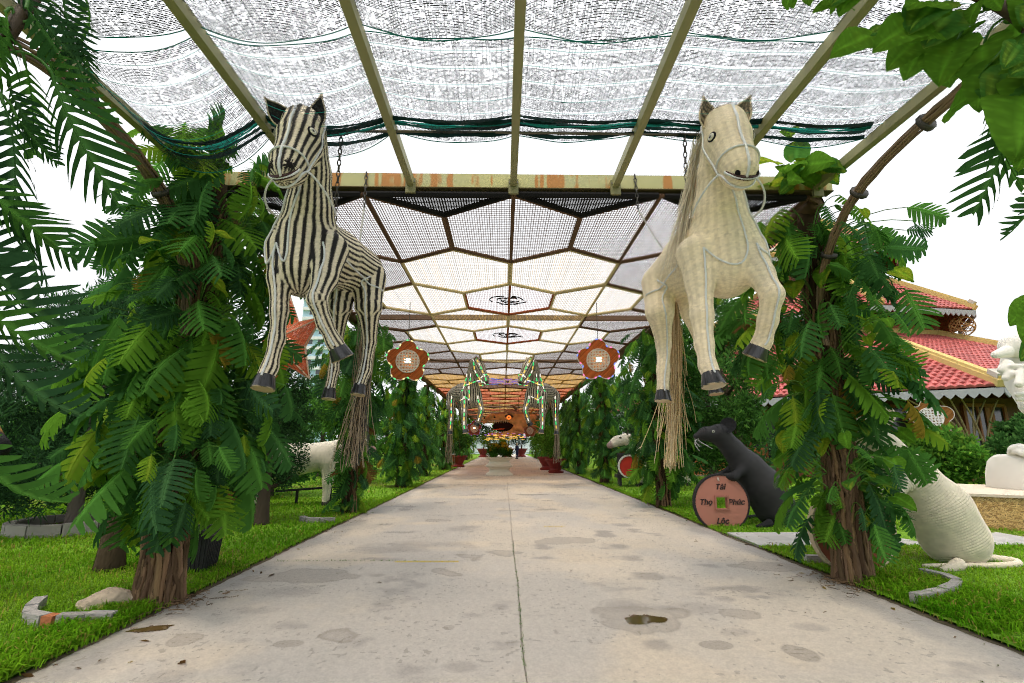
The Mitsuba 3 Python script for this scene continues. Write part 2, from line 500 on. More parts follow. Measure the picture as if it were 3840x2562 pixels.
def wavy_slab(x0, x1, y0, y1, wave0, wave1):
    n = 26
    t = np.linspace(0, 1, n)
    yy = y0 + (y1 - y0) * t
    a = x0 + (wave0 * .012 * (meshkit.noise(np.stack([yy * 1.7, yy * 0, yy * 0], -1), 3) - .5) * 2 if wave0 else 0) * np.ones(n)
    b = x1 + (wave1 * .012 * (meshkit.noise(np.stack([yy * 1.7, yy * 0, yy * 0], -1), 3) - .5) * 2 if wave1 else 0) * np.ones(n)
    mb = MB()
    ch = .006
    prof = [lambda A, B: (A, -.03), lambda A, B: (A, -ch), lambda A, B: (A + ch, 0.0), lambda A, B: (B - ch, 0.0), lambda A, B: (B, -ch), lambda A, B: (B, -.03)]
    v = np.array([[[pr(a[i], b[i])[0], yy[i], pr(a[i], b[i])[1]] for pr in prof] for i in range(n)]).reshape(-1, 3)
    q = [[i * 6 + j, i * 6 + j + 1, (i + 1) * 6 + j + 1, (i + 1) * 6 + j] for i in range(n - 1) for j in range(5)]
    mb.add(v, q)
    mb.add(v[:6], [[0, 5, 4, 1], [1, 4, 3, 2]])
    mb.add(v[-6:], [[0, 1, 4, 5], [1, 2, 3, 4]])
    return mb


for j in range(len(ys) - 1):
    for i in range(2):
        x0, x1 = XS[i] + (.004 if i else 0), XS[i + 1] - (0 if i else .004)
        put('slab', wavy_slab(x0, x1, ys[j] + .003, ys[j + 1] - .003, i == 1, i == 0), 'm_concrete', path)
# yellow filler strips left in two joints, a moss line along the middle joint
for x0, x1, y in ((-1.52, -.62, 7.5), (.82, 1.25, 10.6)):
    m = MB((.62, .42, .05))
    m.add([[x0, y, .003], [x1, y + .02, .003], [x1, y + .06, .003], [x0, y + .05, .003]], [[0, 1, 2, 3]])
    put('filler_strip', m, 'm_matte', path, label='yellow filler strip left in a joint')
moss = MB((.05, .12, .02))
for k in range(260):
    y = rng.uniform(2.5, 9)
    x = XJ + .012 * (meshkit.noise(np.array([y * 1.7, 0, 0.]), 3) - .5) * 2 if rng.random() < .7 else XJ
    if rng.random() < .35:
        x, y = rng.uniform(-3.2, -1.2), 7.6
    x += rng.normal(0, .006)
    a, hh = rng.uniform(0, 6.28), rng.uniform(.005, .03)
    moss.add([[x - .004, y, 0], [x + .004, y, 0], [x + .015 * math.cos(a), y + .02 * math.sin(a), hh]], [[0, 1, 2]], lin(.10, .2, .03) * rng.uniform(.6, 1.2))
put('joint_grass', moss, 'm_grass', label='tiny grass tufts sprouting in the path joints', cat='grass', kind='stuff')


def puddle(cx, cy, rx, ry, seed, rot=0.0):
    r = np.random.default_rng(seed)
    a = np.linspace(0, 2 * PI, 40, endpoint=False)
    rad = 1 + .22 * np.sin(2 * a + r.uniform(0, 6)) + .14 * np.sin(3 * a + r.uniform(0, 6)) + .06 * np.sin(7 * a + r.uniform(0, 6))
    p = np.stack([rx * rad * np.cos(a), ry * rad * np.sin(a)], 1) @ rz(rot)[:2, :2].T + [cx, cy]
    m = MB((.1, .07, .03))
    v = np.vstack([np.c_[p, np.full(40, .004)], [[cx, cy, .004]]])
    m.add(v, [[i, (i + 1) % 40, 40] for i in range(40)])
    k = put('puddle', m, 'm_water', kind='structure')
    s = MB((.05, .035, .02))
    for _ in range(18):
        i = r.integers(0, 40)
        c = p[i] * .9 + np.array([cx, cy]) * .1 + r.normal(0, .012, 2)
        s.ball([c[0], c[1], .004], r.uniform(.006, .018) * lin(1, 1, .5), lin(.13, .09, .05) * r.uniform(.5, 1.5), 0)
    put('mud', s, 'm_matte', k, kind='stuff')


puddle(1.33, 5.10, .17, .14, 3, -.2)
puddle(-3.13, 4.93, .2, .06, 5, .3)

# crumbs of soil spilling over the path edges
for sx, x_ in ((1, XL), (-1, XR)):
    yy = np.arange(1.5, 40, .05)
    w_ = .015 + .10 * np.clip(meshkit.fbm(np.stack([yy * 1.6, yy * 0 + sx, yy * 0], -1), 4, 7) - .38, 0, 1) + .03 * meshkit.noise(np.stack([yy * 14, yy * 0, yy * 0], -1), 4)
    v = np.vstack([np.c_[x_ - sx * .03 + 0 * yy, yy, 0 * yy + .006], np.c_[x_ + sx * w_, yy, 0 * yy + .003]])
    n = len(yy)
    f = [[i, n + i, n + i + 1, i + 1] if sx > 0 else [i, i + 1, n + i + 1, n + i] for i in range(n - 1)]
    put('soil_edge', MB().add(v, f, np.vstack([np.tile(lin(.075, .06, .035), (n, 1)), np.clip(lin(.10, .085, .06) * (.6 + .8 * rng.random((n, 1))), 0, 1)])), 'm_matte', kind='structure')

# fallen leaves and bits of litter
fl = MB()
for k in range(170):
    s_ = rng.random() < .5
    x = (XL + abs(rng.normal(0, .5)) - .3) if s_ else (XR - abs(rng.normal(0, .5)) + .3)
    if rng.random() < .07:
        x = rng.uniform(XL, XR)
    y = rng.uniform(2.6, 16)
    z = .007 if XL < x < XR else float(height(x, y)) + .05
    a, L = rng.uniform(0, 6.28), rng.uniform(.012, .05) * (1 if rng.random() < .8 else 1.6)
    d, e = lin(math.cos(a), math.sin(a), rng.normal(0, .1)), lin(-math.sin(a), math.cos(a), rng.normal(0, .25))
    p = lin(x, y, z)
    fl.add([p - d * L, p + e * L * .35 + lin(0, 0, .006), p + d * L, p - e * L * .35 + lin(0, 0, .004)], [[0, 1, 2, 3]], [lin(.20, .11, .04), lin(.12, .07, .03), lin(.28, .2, .05), lin(.10, .13, .03)][rng.integers(4)] * rng.uniform(.6, 1.3))
put('fallen_leaves', fl, 'm_leaf', label='small dry fallen leaves scattered along the path edges', cat='leaves', kind='stuff')

# side pavement of pale square tiles leading off to the right
pv = put('pavement', MB((.33, .33, .32)).box([6.6, 9.0, .012], [5.0, 1.24, .03]), 'm_stone', kind='structure')
for i in range(12):
    for j in range(3):
        x0, y0 = 4.1 + i * .415, 8.39 + j * .41
        c = lin(.40, .40, .38) * rng.uniform(.85, 1.1)
        put('tile', slab(MB(c), x0 + .003, x0 + .412, y0 + .003, y0 + .407, .02, .042 + rng.uniform(0, .003), .004), 'm_stone', pv)

# ------------------------------------------------------------------ grass
def blades(n, xr, yr, hh, ww, seed, keep=None, flat=.55):
    r = np.random.default_rng(seed)
    x, y = r.uniform(*xr, n), r.uniform(*yr, n)
    if keep is not None:
        m = keep(x, y)
        x, y = x[m], y[m]
    n = len(x)
    z = height(x, y) - .01
    a = r.uniform(0, 2 * PI, n)
    H = r.uniform(.5, 1.15, n) * hh
    lean = r.uniform(.25, 1.1, n) * flat * 2
    w = r.uniform(.7, 1.3, n) * ww
    dx, dy = np.cos(a), np.sin(a)
    sx, sy = -dy * w / 2, dx * w / 2
    b = np.stack([x, y, z], 1)
    m_ = b + np.stack([dx * H * lean * .35, dy * H * lean * .35, H * .62], 1)
    t = b + np.stack([dx * H * lean, dy * H * lean, H * (1.0 - .45 * lean)], 1)
    s = np.stack([sx, sy, 0 * sx], 1)
    v = np.stack([b - s, b + s, m_ - s * .8, m_ + s * .8, t], 1).reshape(-1, 3)
    k = np.arange(n)[:, None] * 5
    f = np.vstack([k + [[0, 1, 3]], k + [[0, 3, 2]], k + [[2, 3, 4]]])
    p3 = np.stack([x * .8, y * .8, 0 * x], 1)
    base = lin(.145, .36, .016) + (meshkit.fbm(p3, 3, 5)[:, None] - .35) * lin(.26, .26, .03)
    dry = r.random((n, 1)) < .07
    base = np.where(dry, lin(.38, .33, .09), base)
    c = np.clip(base * r.uniform(.6, 1.35, (n, 1)) + r.uniform(0, .02, (n, 1)) * lin(1.5, .6, 0), .005, 1)
    return v, f, np.repeat(c, 5, 0)


def off_pavement(x, y):
    return ~((x > 4.05) & (x < 9.1) & (y > 8.36) & (y < 9.64)) & ~((x > 9.0) & (x < 15) & (y > 9.2) & (y < 10.2) & (x < 9.1))


G = MB()
for args in ((26000, (-7.5, XL - .02), (1.5, 8), .10, .010, 1), (22000, (-12, XL - .02), (8, 16), .10, .016, 2), (9000, (-18, XL), (16, 34), .12, .03, 3),
             (22000, (XR + .03, 8.5), (1.5, 8.4), .085, .010, 4), (20000, (XR + .03, 12), (8, 16), .09, .016, 5), (10000, (XR, 18), (16, 34), .11, .03, 6),
             (5000, (-3.62, XL + .05), (3, 22), .07, .010, 7), (4000, (XR - .04, XR + .2), (3, 22), .07, .010, 8),
             (5000, (-3.85, -3.42), (3.2, 5.4), .14, .012, 9), (4500, (4.15, 5.2), (4.6, 6.5), .14, .013, 10), (7000, (-16, -7), (8, 20), .13, .02, 12)):
    v, f, c = blades(*args, keep=off_pavement)
    G.add(v, f, c)
put('grass', G, 'm_grass', label='bright green lawn grass on both sides of the concrete path', cat='grass', kind='stuff')

# ------------------------------------------------------------------ pergola frame
OLIVE = lin(.26, .25, .12)
PX = 0.12
pg = thing('pergola', 'olive steel pergola frame of long rafters meeting a rusty yellow cross beam', 'pergola')
put('cross_beam', MB().box([.2, 6.06, 5.0], [8.3, .12, .20]), 'm_rusty', pg, label='rust streaked yellow cross beam')
put('beam_flange', MB((.1, .08, .04)).box([.2, 6.06, 4.893], [8.3, .16, .012]), 'm_matte', pg)
raf = []
for i in range(7):
    x = PX + (i - 3) * 1.335
    raf.append(x)
    m = MB(OLIVE).box([x, 2.2, 4.955], [.085, 7.58, .11])
    m.box([x, 5.97, 4.90], [.13, .05, .2], col=OLIVE * .8)
    put('rafter', m, 'm_satin', pg)
b = MB((.2, .19, .17))
for x in raf[1:-1]:
    for dx in (-.05, .05):
        b.tube([[x + dx, 5.99, 4.95], [x + dx, 5.935, 4.95]], .012, 6)
put('bolt', b, 'm_metal', pg, kind='stuff')
for s, x in ((0, -3.9), (1, 4.2)):
    put('edge_pipe', MB((.12, .075, .04)).tube(np.c_[x + .03 * np.sin(np.arange(240)), np.linspace(6.15, 78, 240), 4.80 + .03 * np.sin(np.arange(240) * 1.7)], .12 + .02 * np.sin(np.arange(240) * 2.3), 8), 'm_weave', pg, smooth=True, label='bulky brown woven edge roll of the canopy')
for k in range(1, 10):
    y = 12.9 + (k - 1) * 7.0
    put('tie_beam', MB((.16, .10, .055)).box([.15, y, 4.93], [8.0, .12, .12]), 'm_satin', pg)

# ------------------------------------------------------------------ hexagonal woven panels of the canopy
W, ZIG, STR = 1.95, .62, 1.22
ROW = ZIG + STR
ZC = 4.82
COL = {'black': lin(.02, .02, .022), 'brown': lin(.19, .11, .07), 'cream': lin(.80, .66, .36), 'rust': lin(.42, .12, .05), 'tan': lin(.60, .38, .15), 'orange': lin(.62, .20, .10)}
ORD = ['first', 'second', 'third', 'fourth', 'fifth', 'sixth', 'seventh', 'eighth', 'ninth', 'tenth', 'eleventh', 'twelfth', 'thirteenth', 'fourteenth', 'fifteenth', 'sixteenth',
       'seventeenth', 'eighteenth', 'nineteenth', 'twentieth', 'twenty-first', 'twenty-second', 'twenty-third', 'twenty-fourth', 'twenty-fifth', 'twenty-sixth', 'twenty-seventh',
       'twenty-eighth', 'twenty-ninth', 'thirtieth', 'thirty-first', 'thirty-second', 'thirty-third', 'thirty-fourth', 'thirty-fifth', 'thirty-sixth', 'thirty-seventh', 'thirty-eighth', 'thirty-ninth', 'fortieth']


def panel_colour(r, cx):
    a = abs(cx - PX)
    if r == 0:
        return 'black'
    if r == 1:
        return 'brown'
    if r <= 7:
        if r in (3, 5) and a < .5:
            return 'rust'
        lim = {2: 1.5, 3: 2.5, 4: 1.5, 5: 2.5, 6: 1.5, 7: 0.5}[r]
        return 'cream' if a < lim else 'brown'
    if r in (8, 9):
        return 'brown' if (r == 8 or a > 1.5) else 'tan'
    if r in (10, 11, 12):
        return 'tan' if r != 12 or a > 1 else 'brown'
    if r in (13, 14, 15, 16):
        return 'tan' if a < .5 else 'orange'
    return ['brown', 'tan', 'orange', 'tan'][r % 4] if a < 3 else 'brown'


CLIP = sbox(-3.92, 6.0, 4.22, 90)
NROW = 38
for r in range(NROW):
    cy = 7.23 + ROW * (r - 1)
    off = 0 if r % 2 == 1 else .5
    cells = []
    for k in range(-3, 4):
        cx = PX + (k + off) * W
        hexa = Polygon([(cx, cy + STR / 2 + ZIG), (cx + W / 2, cy + STR / 2), (cx + W / 2, cy - STR / 2), (cx, cy - STR / 2 - ZIG), (cx - W / 2, cy - STR / 2), (cx - W / 2, cy + STR / 2)])
        q = hexa.intersection(CLIP)
        if q.area > .12:
            cells.append((cx, q))
    for i, (cx, q) in enumerate(cells):
        cn = panel_colour(r, cx)
        col = COL[cn]
        far = r > 12
        zc = ZC + .004 * ((i * 7 + r * 3) % 5)
        pk = thing('rattan_panel', f'{cn} woven rattan roof panel, {ORD[i]} from the left in the {ORD[r]} row of the canopy', 'roof panel', None)
        rr = np.random.default_rng(r * 50 + i)
        inner = q.buffer(-.012)
        pts = np.array(inner.exterior.coords)
        fr = MB(col)
        for a, b_ in zip(pts[:-1], pts[1:]):
            if np.linalg.norm(b_ - a) > .05:
                fr.tube([[*a, zc - .02], [*b_, zc - .02]], (.032 if r else .038) if not far else .045, 6 if not far else 4, col * rr.uniform(.55, .75))
        if r % 2 == 1 and abs(cx - PX) < 3 * W:
            seg = LineString([(cx, cy - 2), (cx, cy + 2)]).intersection(inner)
            if seg.length > .1:
                a, b_ = np.array(seg.coords)
                fr.bar([*a, zc - .01], [*b_, zc - .01], .05, .03, col=col * .6)
        put('frame', fr, 'm_matte', pk, smooth=50 if r < 6 else False)
        wv = MB(col)
        x0, y0, x1, y1 = inner.bounds
        sp = .036 if r < 9 else .05
        wd = {'black': .017, 'brown': .0085}.get(cn, .008)
        mat_ = r > 9
        hs = .003 if cn in ('cream', 'rust') else .006
        if mat_:     # far panels are close-woven mats
            for x in np.arange(x0, x1, .07):
                q2 = inner.intersection(sbox(x, y0, x + .069, y1))
                if q2.area > 1e-4 and hasattr(q2, 'exterior'):
                    pp = np.array(q2.exterior.coords)[:-1]
                    wv.add(np.c_[pp, np.full(len(pp), zc + rr.normal(0, .002))], [[0, m_, m_ + 1] for m_ in range(1, len(pp) - 1)], col * rr.uniform(.8, 1.12))
        for x in [] if mat_ else np.arange(x0 + sp / 2, x1, sp):
            s = LineString([(x, y0 - 1), (x, y1 + 1)]).intersection(inner)
            if s.is_empty or s.length < .02:
                continue
            a, b_ = np.array(s.coords)[[0, -1]]
            mid = zc + rr.normal(0, .002)
            wv.bar([*a, mid], [*b_, mid], wd * rr.uniform(.75, 1.25), hs, col=col * rr.uniform(.7, 1.15))
        for y in [] if mat_ else np.arange(y0 + .03, y1, .036 if r == 0 else .062 if cn == 'brown' else .16):
            s = LineString([(x0 - 1, y), (x1 + 1, y)]).intersection(inner)
            if s.is_empty or s.length < .02:
                continue
            a, b_ = np.array(s.coords)[[0, -1]]
            wv.bar([*a, zc + .008], [*b_, zc + .008], (.015 if r == 0 else .005), hs, col=col * rr.uniform(.6, .95))
        put('weave', wv, 'm_cloth' if mat_ or cn in ('cream', 'tan', 'orange') else 'm_matte', pk, kind='stuff')
        if cn == 'rust':
            em = MB((.02, .018, .018))
            for t0, t1, ra in ((.2, 2.6, .30), (2.9, 4.4, .34), (4.7, 6.1, .28), (0.5, 3.0, .17), (3.4, 5.8, .20)):
                t = np.linspace(t0, t1, 14)
                em.tube(np.stack([cx + ra * 1.25 * np.cos(t) + .04 * np.sin(3 * t), cy + ra * np.sin(t) + .03 * np.cos(4 * t), 0 * t + zc - .012], 1), .014, 5)
            for _ in range(9):
                a = rr.uniform(-.28, .28, 2)
                t = np.linspace(0, 1, 6)[:, None]
                e = a + rr.uniform(-.2, .2, 2)
                em.tube(np.c_[a + (e - a) * t + .03 * np.sin(t * 7), np.full(6, zc - .012)] + [cx, cy, 0], .011, 5)
            put('emblem', em, 'm_matte', pk, smooth=True, label='black curled emblem woven in the middle of the panel')

# ------------------------------------------------------------------ shade nets over the rafters
def net_z(x, y, sag, zbase=5.015):
    x = np.asarray(x, float)
    u = ((x - raf[0]) / 1.335)
    fu = u - np.floor(u)
    bay = np.clip(np.floor(u), 0, 5).astype(int)
    return zbase - sag(bay, y) * 4 * fu * (1 - fu) + .012 * (meshkit.noise(np.stack([x * 3, y * 3 + 0 * x, 0 * x], -1)) - .5)


def make_net(name, label, y0, y1, sag, seed, bow, gaps):
    r = np.random.default_rng(seed)
    nk = thing(name, label, 'shade net')
    m = MB()
    row = .0148
    V, C = [], []
    xs = np.arange(raf[0] + .02, raf[-1] - .02, .026)
    y = y0
    while y < y1:
        t = (y - y0)
        if any(abs(t - g) < .02 for g in gaps):
            y += row
            continue
        n = len(xs)
        d1 = meshkit.fbm(np.stack([xs * 1.6, 0 * xs + y * 9, 0 * xs], -1), 3, seed)
        d2 = meshkit.noise(np.stack([xs * 26, 0 * xs + y * 5, 0 * xs], -1), seed + 9)
        keep = r.random(n) < .84 + .7 * (d1 - .5) + .5 * (d2 - .5)
        x = xs + r.uniform(-.006, .006, n)
        L = r.uniform(.016, .034, n)
        wd = r.uniform(.0058, .0108, n)
        for j in range(2):
            pass
        yy = y + bow(x) + r.normal(0, .0007, n)
        xa, xb = x, np.minimum(x + L, raf[-1])
        # dashes do not cross a rafter crease
        za, zb = net_z(xa, yy, sag), net_z(xb, yy, sag)
        q = np.stack([np.stack([xa, yy - wd / 2, za], -1), np.stack([xb, yy - wd / 2, zb], -1), np.stack([xb, yy + wd / 2, zb], -1), np.stack([xa, yy + wd / 2, za], -1)], 1)[keep]
        V.append(q.reshape(-1, 3))
        C.append(np.repeat(lin(.045, .052, .068) * r.uniform(.6, 1.5, (keep.sum(), 1)) + lin(0, .02, .015) * (r.random((keep.sum(), 1)) < .12), 4, 0))
        y += row
    v = np.vstack(V)
    k = np.arange(len(v) // 4)[:, None] * 4
    m.add(v, k + [[0, 1, 2, 3]], np.vstack(C))
    # fine warp threads
    for x in np.arange(raf[0] + .03, raf[-1], .03):
        x += r.normal(0, .008)
        for a in np.arange(y0, y1 - .1, .3):
            if r.random() < .75:
                yy = np.linspace(a, min(a + .3, y1), 4)
                xx = x + r.normal(0, .004, 4)
                zz = net_z(xx, yy, sag)
                w_ = .0016
                vv = np.vstack([np.c_[xx - w_, yy + bow(xx), zz], np.c_[xx + w_, yy + bow(xx), zz]])
                m.add(vv, [[i, i + 1, i + 5, i + 4] for i in range(3)], lin(.03, .035, .04))
    put('mesh', m, 'm_matte', nk, kind='stuff')
    for g in list(gaps) + [y0 - y0 - .02, y1 - y0 + .015]:
        hem = MB((.03, .30, .24))
        xx = np.arange(raf[0], raf[-1] + .01, .08)
        yy = y0 + g + bow(xx) + .008 * np.sin(xx * 9 + seed)
        zz = net_z(xx, yy, sag) - .004
        edge = g < 0 or g > y1 - y0
        hem.tube(np.c_[xx, yy, zz], .006 if edge else .003, 4, lin(.03, .24, .2) if edge else lin(.06, .42, .36))
        put('hem_cord' if edge else 'thread', hem, 'm_cloth', nk, smooth=True)
    return nk


make_net('shade_net', 'dark green shade net sagging between the rafters nearest the camera', .9, 3.52, lambda b, y: np.array([.16, .18, .17, .12, .12, .15])[b], 1, lambda x: .03 * np.sin(x * 1.9), [.35, .7, 1.05, 1.4, 1.75, 2.2])
make_net('shade_net', 'dark green shade net hung in swags just before the open gap', 3.64, 4.98,
         lambda b, y: np.array([.42, .25, .10, .07, .06, .10])[b] * np.clip(.55 + (np.asarray(y) - 3.6) * .5, .3, 1.4), 2, lambda x: .02 * np.sin(x * 2.3 + 1), [.1, .3, .5, .72, .9, 1.1])
# gathered roll of net
roll = thing('gathered_net', 'bunched dark green net rolled up along the rear edge of the shade net', 'shade net')
rr = np.random.default_rng(4)
for s in range(10):
    xx = np.arange(raf[0] + .1, raf[-1] - .1, .09)
    if s > 6:
        a = rr.uniform(raf[0], raf[-1] - 2.5)
        xx = np.arange(a, a + 2.2, .09)
    yy = 4.80 + rr.normal(0, .05) + .02 * np.sin(xx * 3 + s)
    zz = net_z(xx, yy, lambda b, y: np.array([.34, .16, .06, .045, .04, .06])[b]) - .02 + rr.normal(0, .02)
    m = MB()
    w_ = rr.uniform(.008, .022)
    m.add(np.vstack([np.c_[xx, yy - w_, zz], np.c_[xx, yy + w_ * .6, zz - rr.uniform(0, .03) + .01 * np.sin(xx * 11)]]), [[i, i + 1, len(xx) + i + 1, len(xx) + i] for i in range(len(xx) - 1)],
          lin(.012, .035, .032) if s % 5 else lin(.02, .22, .18))
    put('fold', m, 'm_cloth', roll, smooth=True)

# ------------------------------------------------------------------ leaves
GREENS = [lin(.048, .145, .038), lin(.066, .19, .032), lin(.11, .26, .024), lin(.040, .112, .044), lin(.19, .34, .024)]


def split_leaf(L, Wd, n, droop, seed, col, hi=True, fold=.25, tip_curl=.5, wid=None):
    """A deeply cut oblong leaf: local x along the midrib, y across, z up from the blade."""
    r = np.random.default_rng(seed)
    S = 40
    s = np.linspace(0, 1, S)
    ang = -droop * s ** 1.3
    ds = L / (S - 1)
    mx = np.concatenate([[0], np.cumsum(np.cos(ang[:-1]) * ds)])
    mz = np.concatenate([[0], np.cumsum(np.sin(ang[:-1]) * ds)])

    def mid(t):
        return np.interp(t, s, mx), np.interp(t, s, mz), np.interp(t, s, ang)
    mb = MB(col)
    rib = np.clip(col * 1.7 + lin(.03, .05, .01), 0, .5)
    lats = [0, .2, .52, .84, 1.0] if hi else [0, .55, 1.0]
    wid = list(wid) if wid else [1.04, .95, .84, .64, .26] if hi else [1.0, .80, .25]
    sp = .93 / n
    for side in (-1, 1):
        for i in range(n):
            t0 = .03 + sp * (i + .5) + (0 if side > 0 else sp * .3)
            if t0 > .97:
                continue
            w = Wd * (math.sin(PI * min(t0 * .86 + .13, 1)) ** .62) * r.uniform(.86, 1.08)
            gap = r.random() < .86
            ff = fold * r.uniform(.6, 1.4)
            curl = tip_curl * r.uniform(.6, 1.6)
            sweep = (.42 + .45 * t0) * r.uniform(.85, 1.15)
            V, C = [], []
            for k, (lt, wd) in enumerate(zip(lats, wid)):
                if not gap and lt < .95:
                    wd = 1.03
                c = t0 + sweep * w * lt ** 1.15 / L
                y = side * w * lt * math.cos(curl * lt * .8)
                dz = ff * w * lt - curl * w * lt ** 2.0 * .9
                hw = sp * wd / 2
                for e in (-1, 1):
                    tt = c + e * hw
                    x, z, a = mid(min(max(tt, 0), 1.0))
                    ov = max(tt - 1, 0) * L
                    zz = dz + (.004 * e if lt > .1 else 0)
                    V.append([x + ov * math.cos(a) - math.sin(a) * zz, y, z + ov * math.sin(a) + math.cos(a) * zz])
                    C.append(rib if k == 0 else col * (1.0 + .12 * (lt - .5)) * r.uniform(.92, 1.08))
            K = len(lats)
            q = [[2 * k, 2 * k + 1, 2 * k + 3, 2 * k + 2] for k in range(K - 1)]
            mb.add(V, q if side < 0 else [x[::-1] for x in q], C)
    if hi:
        t = np.linspace(0, 1, 7)
        x, z, a = mid(t)
        mb.tube(np.c_[x, 0 * x, z + .002], np.linspace(.006, .002, 7) * L / .5, 4, rib)
    return mb


def heart_leaf(L, Wd, droop, seed, col, var=.6, fold=.22):
    r = np.random.default_rng(seed)
    S, K = 29, 9
    t = np.linspace(0, 1, S)
    ang = -droop * t ** 1.2 + .25
    ds = L / (S - 1)
    mx = np.concatenate([[0], np.cumsum(np.cos(ang[:-1]) * ds)])
    mz = np.concatenate([[0], np.cumsum(np.sin(ang[:-1]) * ds)])
    prof = np.interp(t, [0, .06, .2, .38, .6, .8, .93, 1], [.35, .72, .97, 1.0, .82, .5, .22, .0]) * Wd
    V, C = [], []
    yel = lin(.42, .46, .04)
    for i in range(S):
        for k in range(K):
            l = (k - (K - 1) / 2) / ((K - 1) / 2)
            y = prof[i] * l
            back = -.16 * L * abs(l) ** 1.5 * (1 - t[i]) ** 3
            vein = abs(((t[i] * 7 - abs(l) * 1.5) % 1) - .5) * 2
            z = mz[i] + fold * abs(y) - .12 * Wd * l * l + .012 * math.sin(9 * t[i] + 3 * l) - .006 * (1 - vein)
            V.append([mx[i] + back, y, z])
            q = meshkit.noise(np.array([seed * 7.3 + t[i] * 3 - abs(l) * 2.2, l * 6, seed]))
            m = np.clip((q - .62 + .16 * var) * 3.2, 0, .85) * var
            C.append((col * (1 - m) + yel * m) * (1.6 if k == K // 2 else 1.35 if vein < .22 else 1.0) * r.uniform(.88, 1.12))
    q = [[i * K + k, (i + 1) * K + k, (i + 1) * K + k + 1, i * K + k + 1] for i in range(S - 1) for k in range(K - 1)]
    return MB().add(V, q, C)


SPLIT, SPLIT_LO, HEART = [], [], []
for i in range(18):
    r = np.random.default_rng(100 + i)
    c = (GREENS + [lin(.30, .22, .03), lin(.16, .085, .03)])[[0, 1, 0, 3, 1, 2, 0, 1, 2, 4, 0, 3, 1, 0, 2, 3, 5, 6][i]] * r.uniform(.85, 1.2)
    d, cu = r.uniform(.15, 1.0), r.uniform(.1, .5)
    SPLIT.append(split_leaf(.56, .19 + .02 * (i % 3), 8 + i % 3, d, i, c, True, -.26 + .12 * (i % 4), cu))
    SPLIT_LO.append(split_leaf(.55, .195, 7, d, i, c, False, -.15, cu * .8).out())
for i in range(6):
    HEART.append(heart_leaf(.42, .16, .5 + .15 * (i % 3), i + 3, GREENS[[1, 2, 2, 1, 4, 2][i]], [.4, .7, .25, .5, .9, .0][i]))
FROND_PLY = [plydict(split_leaf(.55, .16 + .015 * (i % 3), 9 + i % 3, .5 + .3 * i, 60 + i, GREENS[[0, 3, 0, 1, 3][i]] * .8, True, -.2, .35, (1.0, .66, .60, .42, .10)), 'm_leaf', True) for i in range(5)]
SPLIT_PLY = [plydict(m, 'm_leaf', True) for m in SPLIT]
HEART_PLY = [plydict(m, 'm_leaf', True) for m in HEART]
SPLIT_OUT = [m.out() for m in SPLIT]
HEART_OUT = [m.out() for m in HEART]


def leaf_frame(o, pitch, r, roll=.5):
    """Leaf pointing outwards along o and down by pitch."""
    o = unit(o)
    a = o * math.cos(pitch) - lin(0, 0, 1) * math.sin(pitch)
    n = o * math.sin(pitch) + lin(0, 0, 1) * math.cos(pitch)
    s = np.cross(n, a)
    k = r.normal(0, roll)
    s, n = s * math.cos(k) + n * math.sin(k), n * math.cos(k) - s * math.sin(k)
    return a, s, n


def stamp(mb, out, M, tint=1.0):
    v, f, c = out
    mb.add(v @ M[:3, :3].T + M[:3, 3], f, np.clip(c * tint, 0, 1))


BARK = lin(.13, .085, .05)


def strand_trunk(axis, rad, n, r, col=BARK, wob=.05, flare=.28, z0=-.05):
    """A post wrapped in long cord-like roots."""
    mb = MB(col)
    z = np.linspace(z0, axis[1], 30)
    P = lambda zz: np.stack([axis[0][0] + axis[2][0] * zz, axis[0][1] + axis[2][1] * zz, zz], -1)
    fl = lambda zz: rad * (1 + flare * np.exp(-np.maximum(zz, 0) / .25))
    mb.tube(P(z), fl(z) * .82, 10, col * .45)
    for k in range(n):
        a0 = r.uniform(0, 2 * PI)
        zz = np.linspace(z0, axis[1] * r.uniform(.3, 1.0), 34)
        a = a0 + r.uniform(-.2, .2) * zz + r.uniform(.04, .3) * np.sin(zz * r.uniform(2, 8) + r.uniform(0, 6)) + r.normal(0, .05, 34)
        d = fl(zz) * r.uniform(.84, 1.08) * (1 + wob * np.sin(zz * r.uniform(3, 9) + k))
        p = P(zz)
        p[:, 0] += np.cos(a) * d
        p[:, 1] += np.sin(a) * d
        mb.tube(p, min(.2 * rad, r.uniform(.008, .026)) * np.linspace(1.15, .75, 34), 5, col * r.uniform(.5, 1.7) * lin(1, r.uniform(.92, 1.04), r.uniform(.85, 1.05)), cap=False)
    return mb


